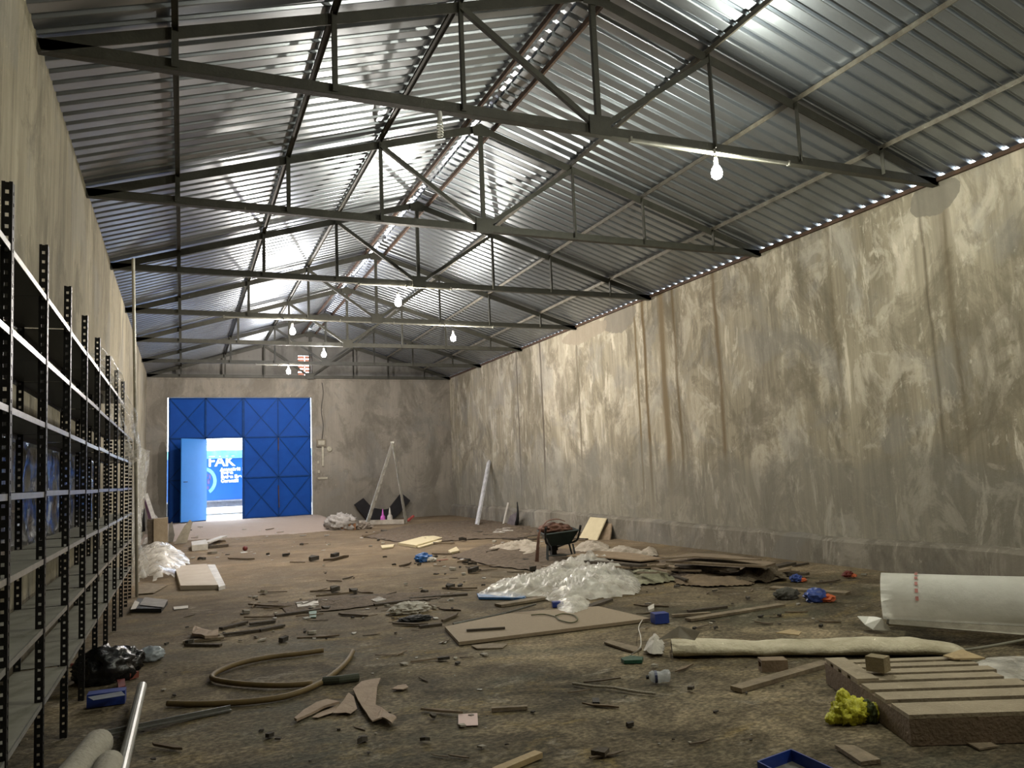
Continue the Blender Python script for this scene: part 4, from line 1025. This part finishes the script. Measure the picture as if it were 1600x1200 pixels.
leanbox([(262, 846), (264, 820), (269, 815), (273, 836), (270, 848)], GF(266, 848).y+.1, .06, mat('grey_board', (.25, .23, .19), .85), 'warped_board', 'narrow grey board leaning right against the crate', 'board')
def lean_strip(a, Ya, b, Yb, w, t, m, name, lab, cat):
    A = AY(*a, Ya); Bq = AY(*b, Yb); bm = B(); beam(bm, A, Bq, w, t, Vector((0, -1, 0))); tag(obj(name, bm, m), lab, cat)
lean_strip((228, 772), 24.2, (241, 812), 23.4, .10, .03, mat('white_trim_strip', (.65, .63, .60), .6), 'trim_strip', 'white strip leaning in the far left corner', 'strip')
lean_strip((226, 776), 24.3, (235, 812), 23.6, .09, .03, mat('dull_purple_strip', (.16, .08, .15), .6), 'trim_strip', 'purple strip leaning behind the white strip', 'strip')
P = GF(226, 842); tag(obj('rag', blob((P.x+.22, P.y, .45), .2, (.7, .8, 1.6), .35, 51.), mat('grey_rag', (.33, .31, .28), .9), smooth=True), 'grey rag bundle on the floor at the far end of the rack', 'rag')

# ------------------------------------------------------------------ ladder, black panel, clutter at the back
lad = thing('step_ladder', 'open aluminium step ladder in front of the black panel', 'ladder', tuple(GF(600, 822)))
alu = mat('aluminium', (.50, .48, .42), .4, .5)
fA = GF(571, 824); fB = GF(634, 818)
apx = AY(613, 692, (fA.y+fB.y)/2); wv = Vector((.13, .36, 0))
zt = apx.z
for nm, foot, top in (('front_rail', fA, apx), ('front_rail', fA+wv, apx+wv*.55)):
    bm = B(); beam(bm, foot+Vector((0, 0, .01)), top, .035, .07); obj(nm, bm, alu, lad)
for k in range(1, 10):
    t = k/10; bm = B(); beam(bm, fA.lerp(apx, t), (fA+wv).lerp(apx+wv*.55, t), .06, .025); obj('step', bm, alu, lad)
for nm, foot, top in (('back_rail', fB, apx), ('back_rail', fB+wv, apx+wv*.55)):
    bm = B(); beam(bm, foot+Vector((0, 0, .01)), top, .03, .05); obj(nm, bm, alu, lad)
bm = B(); beam(bm, apx+Vector((0, 0, .02)), apx+wv*.55+Vector((0, 0, .02)), .12, .05); obj('top_cap', bm, alu, lad)
bm = B(); beam(bm, fB.lerp(apx, .2), (fB+wv).lerp(apx+wv*.55, .2), .03, .03); obj('cross_bar', bm, alu, lad)

P = [AY(480+x/6.667, 680+y/6.667, YB-.20) for x, y in ((490, 725), (590, 655), (680, 755), (800, 775), (850, 765), (985, 600), (1078, 680), (975, 800), (885, 880), (620, 880))]
bm = B(); prism(bm, P, (0, .05, 0)); 
for v in bm.verts: v.co.y += .10*(v.co.z-.3)-.0
tag(obj('foam_mat', bm, mat('matt_black_foam', (.012, .011, .013), .9)), 'bent matt black panel leaning on the back wall behind the ladder', 'panel')
Pw = GF(590, 818); 
stick('white_board', (543, 817), (632, 815), .10, .14, mat('pale_board', (.50, .45, .38), .8), 'long pale board lying under the ladder', 'board')
for (u, v, h, r_, m_, lab) in ((597, 814, .40, .09, mat('pink_plastic', (.75, .16, .65), .4), 'small pink cone below the ladder'), (608, 814, .46, .10, mat('white_cone', (.75, .70, .62), .5), 'small white cone below the ladder')):
    P = GF(u, v); bm = B(); lathe(bm, (P.x, P.y-.12, P.z+.004), [(0, 0), (r_, 0), (r_*.9, h*.35), (r_*.45, h*.5), (.012, h), (0, h)], 14); tag(obj('plastic_nozzle', bm, m_), lab, 'cone')
o = obj('cloth_bundle', blob(tuple(GF(533, 826)+Vector((0, 0, .15))), .33, (1.2, .8, .75), .6, 61., 9), mat('whitish_cloth', (.46, .43, .40), .9, c2=(.26, .24, .22), scale=10, bump=.6), smooth=True); tag(o, 'bundle of whitish cloth left of the ladder foot', 'cloth')
bbox([(534, 828), (556, 828)], .20, mat('rusty_orange_carton', (.36, .17, .08), .8), 'orange brown carton at the ladder foot', 'carton', 'carton')
P = GF(575, 826); tag(obj('rubble_lump', blob(tuple(P+Vector((-.2, 0, .05))), .22, (1.3, .8, .6), .5, 65.), mat('mixed_scrap', (.3, .25, .2), .9, c2=(.1, .08, .06), scale=14)), 'lump of mixed scrap at the ladder foot', 'scrap')
stick('rag', (637, 814), (646, 806), .10, .05, mat('red_rag', (.45, .08, .07), .8), 'small red rag right of the ladder', 'rag', 0, .15)
slab('white_board', [(622, 848), (660, 838), (678, 837), (691, 840), (650, 852)], .06, cream, 'cream board lying flat between ladder and wheelbarrow', 'board')
slab('white_board', [(645, 852), (692, 841), (690, 845), (655, 855)], .03, cream, 'second cream board slipping from under the flat cream board', 'board')
slab('white_board', [(595, 852), (616, 850), (614, 854), (597, 856)], .03, cream, 'short cream offcut left of the flat cream boards', 'board')
slab('white_board', [(700, 860), (713, 854), (718, 860), (704, 863)], .04, cream, 'small cream chip with a dark side on the open floor', 'board')

# items along the right wall
A = GF(744, 822); A.x = min(A.x, XR-.45); A = AX(744, 822, A.x); Bq = AX(763, 721, XR-.05)
t = thing('white_plank', 'tall white plank leaning on the right wall near the back', 'plank', (A.x, A.y, 0))
bm = B(); beam(bm, A+Vector((0, 0, .02)), Bq, .16, .03, Vector((-1, -.3, 0))); obj('face', bm, mat('bright_white_plank', (.72, .72, .74), .5), t)
bm = B(); beam(bm, A+Vector((.02, -.1, .02)), Bq+Vector((.02, -.1, 0)), .04, .05, Vector((-1, -.3, 0))); obj('edge_strip', bm, mat('grey_white_strip', (.5, .5, .5), .5), t)
A = AX(785, 826, XR-.55); Bq = AX(794, 786, XR-.12); bm = B(); tube(bm, [A, Bq], .03, 8); tag(obj('pole', bm, white), 'short whitish pole leaning on the right wall', 'pole')
slab('white_board', [(769, 832), (778, 825), (800, 824), (802, 829), (780, 833)], .05, white, 'small white tray under the short pole', 'board')
P = [AX(u, v, XR-.40) for u, v in ((790, 824), (797, 806), (807, 800), (805, 824))]; bm = B(); prism(bm, P, (.04, 0, 0)); tag(obj('grey_board', bm, mat('purple_grey_panel', (.19, .16, .17), .8)), 'purple grey panel leaning right of the short pole', 'panel')
bm = B(); pts = [AX(u, v, XR-.42) for u, v in ((805, 825), (808, 815), (809, 800), (808, 784))]; tube(bm, smoothpath(pts, 5), .03, 8, rs=[.05, .05, .05, .05, .06, .06, .05, .05, .04, .04, .03, .03, .03, .02, .02, .01][:16]); tag(obj('dark_strap', bm, M['blk']), 'dark curved strap standing behind the purple grey panel', 'strap')
# cream boards leaning on the plinth
X0 = XR-.72
P = [AX(905, 840, X0), AX(931, 846, X0), AX(947, 810, XR-.16), AX(922, 808, XR-.16)]
bm = B(); prism(bm, P, (.03, .0, .0)); tag(obj('leaning_board', bm, cream), 'cream yellow board leaning on the right wall behind the wheelbarrow', 'board')
P = [p+Vector((.14, -.05, -.03)) for p in (P[0], P[1], P[2], P[3])]; P[0] += Vector((0, -.5, 0)); P[3] += Vector((-.05, -.4, 0)); P[1] += Vector((.1, -.12, 0)); P[2] += Vector((-.03, -.04, .02))
bm = B(); prism(bm, P, (.03, 0, 0)); tag(obj('leaning_board', bm, mat('brown_edge_board', (.30, .22, .14), .8)), 'brown board leaning behind the cream yellow board', 'board')

# ------------------------------------------------------------------ wheelbarrow
C0 = G(878, 879)
fw = Vector((C0.x, C0.y, 0)).normalized(); fw = (Matrix.Rotation(.16, 3, 'Z') @ fw); sd_ = Vector((fw.y, -fw.x, 0))   # fw: away from the viewer (wheel end), sd_: right
C0 = C0+fw*.27
wb = thing('wheelbarrow', 'dark green wheelbarrow carrying rust brown scrap', 'wheelbarrow', tuple(C0))
def wp(f, s, z): return C0+fw*f+sd_*s+Vector((0, 0, z*.84))
wm = mat('dark_green_tray', (.028, .042, .038), .45, .2, c2=(.018, .028, .026)); wf = mat('dark_frame', (.02, .024, .024), .5)
bm = B(); top = [wp(-.42, -.30, .60), wp(-.42, .30, .66), wp(.55, .30, .66), wp(.55, -.30, .60)]; bot = [wp(-.22, -.17, .34), wp(-.22, .17, .36), wp(.25, .17, .36), wp(.25, -.17, .34)]
vt = [bm.verts.new(p) for p in top]; vb = [bm.verts.new(p) for p in bot]; vt2 = [bm.verts.new(p+(C0+Vector((0, 0, .6))-p).normalized()*.02+Vector((0, 0, .0))) for p in top]; vb2 = [bm.verts.new(p+Vector((0, 0, .015))) for p in bot]
for i in range(4):
    j = (i+1) % 4; bm.faces.new((vt[i], vt[j], vb[j], vb[i])); bm.faces.new((vt2[j], vt2[i], vb2[i], vb2[j])); bm.faces.new((vt[i], vt[j], vt2[j], vt2[i]))
bm.faces.new(vb); bm.faces.new(vb2[::-1]); obj('tray', bm, wm, wb)
bm = B(); 
for i in range(4): tube(bm, [top[i], top[(i+1) % 4]], .014, 8)
obj('rim', bm, wm, wb)
for s in (-1, 1):
    bm = B(); tube(bm, smoothpath([wp(.62, s*.07, .22), wp(.2, s*.17, .33), wp(-.3, s*.27, .44), wp(-.50, s*.30, .66), wp(-.56, s*.30, .72)], 5), .018, 8); h = obj('handle', bm, wf, wb)
    bm = B(); tube(bm, [wp(-.59, s*.30, .76), wp(-.53, s*.30, .69)], .022, 8); obj('grip', bm, M['rubber'], h)
    bm = B(); tube(bm, smoothpath([wp(-.20, s*.22, .36), wp(-.26, s*.24, .15), wp(-.27, s*.25, .012), wp(-.10, s*.24, .012), wp(.05, s*.20, .33)], 5), .016, 8); obj('leg', bm, wf, wb)
bm = B(); tube(bm, [wp(-.26, -.24, .15), wp(-.26, .24, .15)], .012, 8); obj('cross_brace', bm, wf, wb)
bm = B(); tube(bm, [wp(.72, -.045, .19), wp(.72, .045, .19)], .185, 20); wh = obj('wheel', bm, M['rubber'], wb)
bm = B(); tube(bm, [wp(.72, -.09, .19), wp(.72, .09, .19)], .05, 12); obj('hub', bm, wf, wh)
rb = mat('rust_brown_scrap', (.17, .075, .045), .8, c2=(.09, .04, .025), scale=8, bump=.5)
P = wp(.08, -.04, .66); tag(obj('scrap_pile', blob(tuple(P), .25, (1.0, 1.2, .42), .35, 71.), rb, smooth=True), 'rust brown scrap heaped in the wheelbarrow', 'scrap')
# brown curved strip hanging over the left of the tray
pts = smoothpath([wp(.2, .16, .80), wp(.1, .0, .86), wp(0, -.2, .82), wp(-.2, -.36, .62), wp(-.3, -.41, .38), wp(-.34, -.45, .02)], 6)
bm = B(); prev = None; n_ = len(pts)
for i, p in enumerate(pts):
    t = i/(n_-1); w_ = .03+.13*abs(.5-t)*1.2 if t > .5 else .12
    w_ = .10*(1-t*1.5) if t < .55 else .014+.024*(t-.55)/.45
    w_ = max(.014, w_); dvv = fw*.6+Vector((0, 0, .2 if t < .5 else 0)); s_ = (sd_*.9 if t > .55 else fw)
    r_ = [bm.verts.new(p-s_*w_), bm.verts.new(p+s_*w_), bm.verts.new(p+s_*w_+Vector((0, 0, .012))+fw*.01), bm.verts.new(p-s_*w_+Vector((0, 0, .012))+fw*.01)]
    if prev:
        for k in range(4): bm.faces.new((prev[k], prev[(k+1) % 4], r_[(k+1) % 4], r_[k]))
    else: bm.faces.new(r_)
    prev = r_
bm.faces.new(prev[::-1]); tag(obj('bark_strip', bm, rb, smooth=False), 'curved brown strip drooping over the left side of the wheelbarrow', 'strip')

# ------------------------------------------------------------------ board pile right of the wheelbarrow
mb1 = mat('pile_board', (.235, .175, .115), .88, c2=(.16, .12, .08), scale=5, bump=.5)
slab('plywood_sheet', [(1040, 876), (1085, 868), (1150, 871), (1212, 879), (1196, 884), (1110, 880)], .03, mb1, 'brown plywood sheet on top of the right half of the board pile', 'plywood', z0=.22)
slab('plywood_sheet', [(870, 882), (900, 868), (960, 866), (1030, 876), (1010, 882), (940, 878), (905, 885)], .03, mb1, 'brown plywood sheet on the left half of the board pile, behind the wheelbarrow legs', 'plywood', z0=.10)
slab('plywood_sheet', [(885, 868), (925, 860), (990, 864), (1035, 872), (1000, 876), (940, 870)], .02, mat('dusty_board', (.31, .225, .145), .9, c2=(.22, .16, .10), bump=.4), 'dusty tan board between the wool scraps and the pile', 'plywood', z0=.16)
slab('plywood_sheet', [(1035, 872), (1080, 864), (1130, 866), (1190, 874), (1150, 873), (1085, 869)], .02, mb1, 'thin board at the back edge of the pile against the wall', 'plywood', z0=.30)
rows = [((842, 893), (905, 884), .10, 0, 'd', 'directly below the wheelbarrow legs'), ((875, 898), (960, 888), .08, .0, 'd', 'behind the top of the plastic heap'), ((930, 888), (1040, 884), .10, .06, 'b', 'in the middle of the board pile, upper'), ((960, 895), (1050, 889), .08, .02, 'd', 'in the middle of the board pile, lower'), ((1035, 888), (1120, 893), .10, .04, 'b', 'under the left edge of the raised plywood'),
        ((1060, 884), (1150, 890), .10, .10, 'd', 'in the dark gap under the raised plywood'), ((1100, 897), (1160, 890), .08, .02, 'b', 'in front of the raised plywood'), ((1150, 898), (1238, 880), .10, .06, 'd', 'sticking up at the right end of the board pile'), ((1170, 902), (1232, 889), .08, .02, 'b', 'just below the one sticking up at the right end'), ((1010, 880), (1060, 888), .12, .08, 'b', 'between the two plywood sheets'),
        ((850, 885), (900, 893), .08, .02, 'b', 'crossing under the wheelbarrow'), ((900, 900), (985, 893), .05, .0, 'd', 'nearest the plastic heap, thin'), ((1085, 905), (1160, 900), .05, 0, 'b', 'thin, beside the tan sacking'), ((1190, 895), (1262, 897), .07, .0, 'd', 'lying flat past the right end of the pile'), ((905, 876), (1005, 884), .10, .12, 'd', 'under the left plywood sheet')]
for i, (a, b, w_, z_, c_, lab) in enumerate(rows):
    o = stick('plank', a, b, w_*1.4, .035, wdk if c_ == 'd' else mb1, ('dark' if c_ == 'd' else 'brown')+' broken plank '+lab, 'plank', z_, z_+.03*(i % 3), 'broken planks in the board pile')
for (a, b, w_, m_, lab) in (((1205, 918), (1325, 927), .16, wood, 'broad dark-edged plank lying left of the blue and orange packet'), ((1075, 968), (1222, 945), .10, wood, 'long light lath behind the cream roll'), ((1075, 955), (1135, 948), .05, wdk, 'thin dark lath above the long light lath'),
                            ((1050, 962), (1110, 958), .05, wood, 'short light lath right of the blue carton'), ((500, 940), (590, 930), .10, wdk, 'dark lath in the rubble line, left part'), ((585, 945), (640, 938), .07, wdk, 'dark lath in the rubble line, middle part'), ((640, 935), (730, 928), .08, wdk, 'dark lath pointing to the plastic heap'),
                            ((690, 975), (655, 979), .05, wdk, 'short dark lath left of the particle board'), ((286, 1003), (350, 996), .07, wood, 'light split lath on the left floor'), ((290, 1007), (345, 1008), .05, wdk, 'dark split lath just below the light one'), ((345, 992), (410, 984), .05, wdk, 'dark twig-like lath on the left floor'),
                            ((405, 985), (443, 977), .07, wdk, 'dark splintered end right of the twig-like lath'), ((345, 982), (385, 972), .06, wdk, 'upper dark lath of the left floor group'), ((390, 975), (430, 970), .06, wdk, 'short dark lath right in the left floor group'), ((430, 962), (500, 952), .06, wdk, 'long dark lath below the reddish rubble'), ((700, 838), (800, 830), .12, wdk, 'dark board below the white leaning plank'), ((1520, 1075), (1600, 1070), .01, wdk, 'thin wire behind the pallet'),
                            ((640, 832), (740, 822), .14, wdk, 'dark board right of the ladder foot'), ((1240, 884), (1262, 880), .05, wdk, 'small dark stub at the end of the pile')):
    stick('lath', a, b, w_, .025, m_, lab, 'lath')
rl = random.Random(12)
for i in range(26):
    u = rl.uniform(905, 1225); v = 868+.085*(u-905)+rl.uniform(-4, 22); L_ = rl.uniform(18, 60); z_ = rl.uniform(0, .12)
    stick('lath', (u, v), (u+L_, v+rl.uniform(-7, 7)), rl.uniform(.03, .09), .02, rl.choice((wdk, mb1, wood)), 'loose splintered lath strewn over the board pile', 'lath', z_, max(0, z_+rl.uniform(-.05, .08)), 'loose laths over the board pile')
for i in range(22):
    u = rl.uniform(640, 880); v = rl.uniform(822, 842); L_ = rl.uniform(14, 50)
    stick('lath', (u, v), (u+L_, v+rl.uniform(-3, 3)), rl.uniform(.05, .14), .03, rl.choice((wdk, mb1, wood)), 'loose lath in the litter before the white leaning plank', 'lath', 0, .03, 'laths in the litter at the back right')
slab('cardboard', [(300, 993), (304, 983), (316, 986), (341, 988), (341, 995), (320, 998)], .03, card, 'crumpled cardboard end on the left floor group', 'cardboard', curl=.03)
# white mechanical scrap in the middle
o = obj('scrap_part', blob(tuple(GF(640, 958)+Vector((0, 0, .05))), .14, (1.5, .7, .5), .5, 81.), white, smooth=False); tag(o, 'jagged white scrap with a dark underside, centre floor', 'scrap')
o = obj('scrap_part', blob(tuple(GF(648, 970)+Vector((0, 0, .02))), .12, (1.4, .7, .3), .4, 83.), M['rubber'], smooth=False); tag(o, 'black flat scrap directly below the jagged white scrap', 'scrap')
slab('white_strip', [(463, 941), (497, 938), (498, 945), (465, 948)], .03, white, 'short bright white strip in the rubble line', 'strip')
slab('white_strip', [(271, 948), (294, 946), (294, 950), (272, 952)], .01, white, 'faded white strip on the floor near the rack', 'strip')
slab('teal_scrap', [(482, 952), (495, 951), (494, 964), (484, 964)], .012, mat('pale_teal', (.16, .28, .22), .7), 'pale teal scrap below the white strip', 'scrap')
slab('metal_foil', [(575, 935), (592, 932), (604, 936), (588, 940)], .03, mat('shiny_foil', (.7, .68, .62), .25, .5), 'shiny foil scrap in the rubble line', 'foil')
# coloured packets
def packet(u, v, s, m1, m2, lab, sd):
    P = GF(u, v); t = thing('crisp_packet', lab, 'packet', tuple(P))
    obj('wrapper', blob((P.x, P.y, P.z+s*.45), s, (.9, .7, .55), .5, sd, 7, 3), m1, t)
    obj('wrapper_end', blob((P.x+s*.7, P.y-s*.5, P.z+s*.25), s*.7, (.9, .7, .4), .5, sd+3, 7, 3), m2, t)
pbl = mat('packet_blue', (.04, .08, .32), .4)
packet(1275, 940, .14, pbl, orng, 'blue and orange crumpled packet, the larger one near the tarpaulin', 91.)
packet(1244, 909, .09, pbl, orng, 'small blue and orange packet at the end of the board pile', 93.)
packet(1392, 920, .11, orng, redd, 'orange brown packet at the wall behind the tarpaulin', 95.)
packet(1325, 902, .08, redd, orng, 'small red brown packet at the foot of the right wall', 97.)
packet(662, 878, .16, mat('bright_blue_packet', (.03, .16, .50), .4), white, 'bright blue and white packet on the open floor', 99.)
stick('red_string', (668, 877), (700, 874), .03, .01, mat('faded_red', (.5, .18, .14), .7), 'thin reddish strip right of the bright blue packet', 'strip')
P = GF(1250, 936); tag(obj('dark_lump', blob(tuple(P+Vector((-.1, .1, .05))), .14, (1, .7, .5), .4, 101.), mat('grey_brown_lump', (.09, .085, .07), .9), smooth=True), 'grey brown lump left of the larger packet', 'rubble')
slab('glass_shard', [(1012, 948), (1022, 943), (1022, 950), (1014, 953)], .03, white, 'tiny white box lying above the blue carton', 'box')
slab('blackened_chip', [(925, 1090), (936, 1090), (937, 1097), (926, 1097)], .025, M['blk'], 'small black cube on the near floor', 'chip')
slab('wood_scrap', [(923, 1172), (935, 1166), (952, 1168), (945, 1176)], .03, wdk, 'small dark bracket on the near floor by the bottom edge', 'scrap')

# ------------------------------------------------------------------ scattered chips
def chip_proto(name, kind, seed, r, th, m):
    rnd = random.Random(seed); bm = B(); n_ = rnd.randint(4, 6)
    pts = []
    for k in range(n_):
        a = 2*PI*k/n_+rnd.uniform(-.4, .4); q = r*rnd.uniform(.6, 1.1)
        pts.append(Vector((q*math.cos(a)*(3.0 if kind == 's' else 1.2), q*math.sin(a)*(.42 if kind == 's' else .9), rnd.uniform(0, th*.6))))
    prism(bm, pts, (rnd.uniform(-.1, .1)*r, rnd.uniform(-.1, .1)*r, th))
    for v in bm.verts: v.co.z = max(v.co.z, 0)
    me = bpy.data.meshes.new(name); bmesh.ops.recalc_face_normals(bm, faces=bm.faces[:]); bm.to_mesh(me); bm.free(); me.materials.append(m); return me
mch = mat('plaster_chip', (.40, .37, .31), .9, rand=.35); mwd = mat('splinter', (.17, .125, .08), .9, rand=.45); mrk = mat('dark_fragment', (.07, .06, .048), .9, rand=.5); mwt = mat('white_scrap', (.62, .60, .56), .8, rand=.2)
KINDS = {'p': ('plaster_chip', 'pale plaster chip', 'chip', 'plaster chips', mch, .030, .016),
         's': ('wood_splinter', 'short brown wood splinter', 'splinter', 'wood splinters', mwd, .050, .014),
         'd': ('rubble_fragment', 'dark rubble fragment', 'rubble', 'rubble fragments', mrk, .036, .026),
         'w': ('paper_scrap', 'tiny white litter scrap', 'scrap', 'litter scraps', mwt, .026, .006)}
PR = {k: [chip_proto(v[0], k, 10*i+j, v[5], v[6], v[4]) for j in range(6)] for i, (k, v) in enumerate(KINDS.items())}
ZN = [((560, 900), (825, 855), 55, 'pswdp', 'between the ladder and the wheelbarrow'), ((680, 1000), (862, 905), 50, 'pssdw', 'around the wheelbarrow and plastic heap'), ((380, 720), (925, 968), 60, 'sdspw', 'along the reddish rubble line'), ((260, 500), (960, 1010), 22, 'sdp', 'on the left floor above the hose'), ((1000, 1300), (905, 985), 60, 'sspdd', 'between the board pile and the cream roll'), ((560, 760), (1000, 1090), 20, 'pdsw', 'between the hose and the particle board'),
      ((460, 700), (925, 1000), 40, 'sdwp', 'on the open floor left of the particle board'), ((400, 900), (1090, 1195), 26, 'dspd', 'in the near foreground around the pink card'), ((900, 1250), (1040, 1190), 24, 'dpsd', 'in the near foreground left of the pallet'), ((1250, 1590), (890, 925), 22, 'dps', 'at the foot of the right wall behind the tarpaulin'), ((290, 520), (822, 880), 50, 'wpsdw', 'in front of the blue gate'), ((500, 760), (870, 925), 34, 'dpsd', 'on the open floor left of the wheelbarrow'), ((220, 420), (1020, 1190), 10, 'dps', 'near the grey bar and pipe')]
rnd = random.Random(5)
for (ua, ub), (va, vb_), n_, ks, zone in ZN:
    for i in range(n_):
        u = rnd.uniform(ua, ub); v = rnd.uniform(va, vb_); P = GF(u, v)
        if P.x < XL+.6 and P.y < 13: continue
        if P.x > XR-.3 or P.x < XL+.2 or P.y > YB-.3: continue
        k = rnd.choice(ks); K = KINDS[k]
        o = bpy.data.objects.new(K[0], rnd.choice(PR[k])); COL.objects.link(o)
        s_ = rnd.choice((.4, .6, .8, 1.1, 1.7))*min(1.9, .38+.11*max(0, P.y-3))
        o.scale = (s_, s_, s_*rnd.uniform(.5, 1.1)); o.rotation_euler = (0, 0, rnd.choice((0, .35, -.4, 1.2, rnd.uniform(0, 6.28)))-.4); o.location = (P.x, P.y, fz(P.x, P.y)+.001)
        tag(o, K[1]+' '+zone, K[2], K[3]+' '+zone)
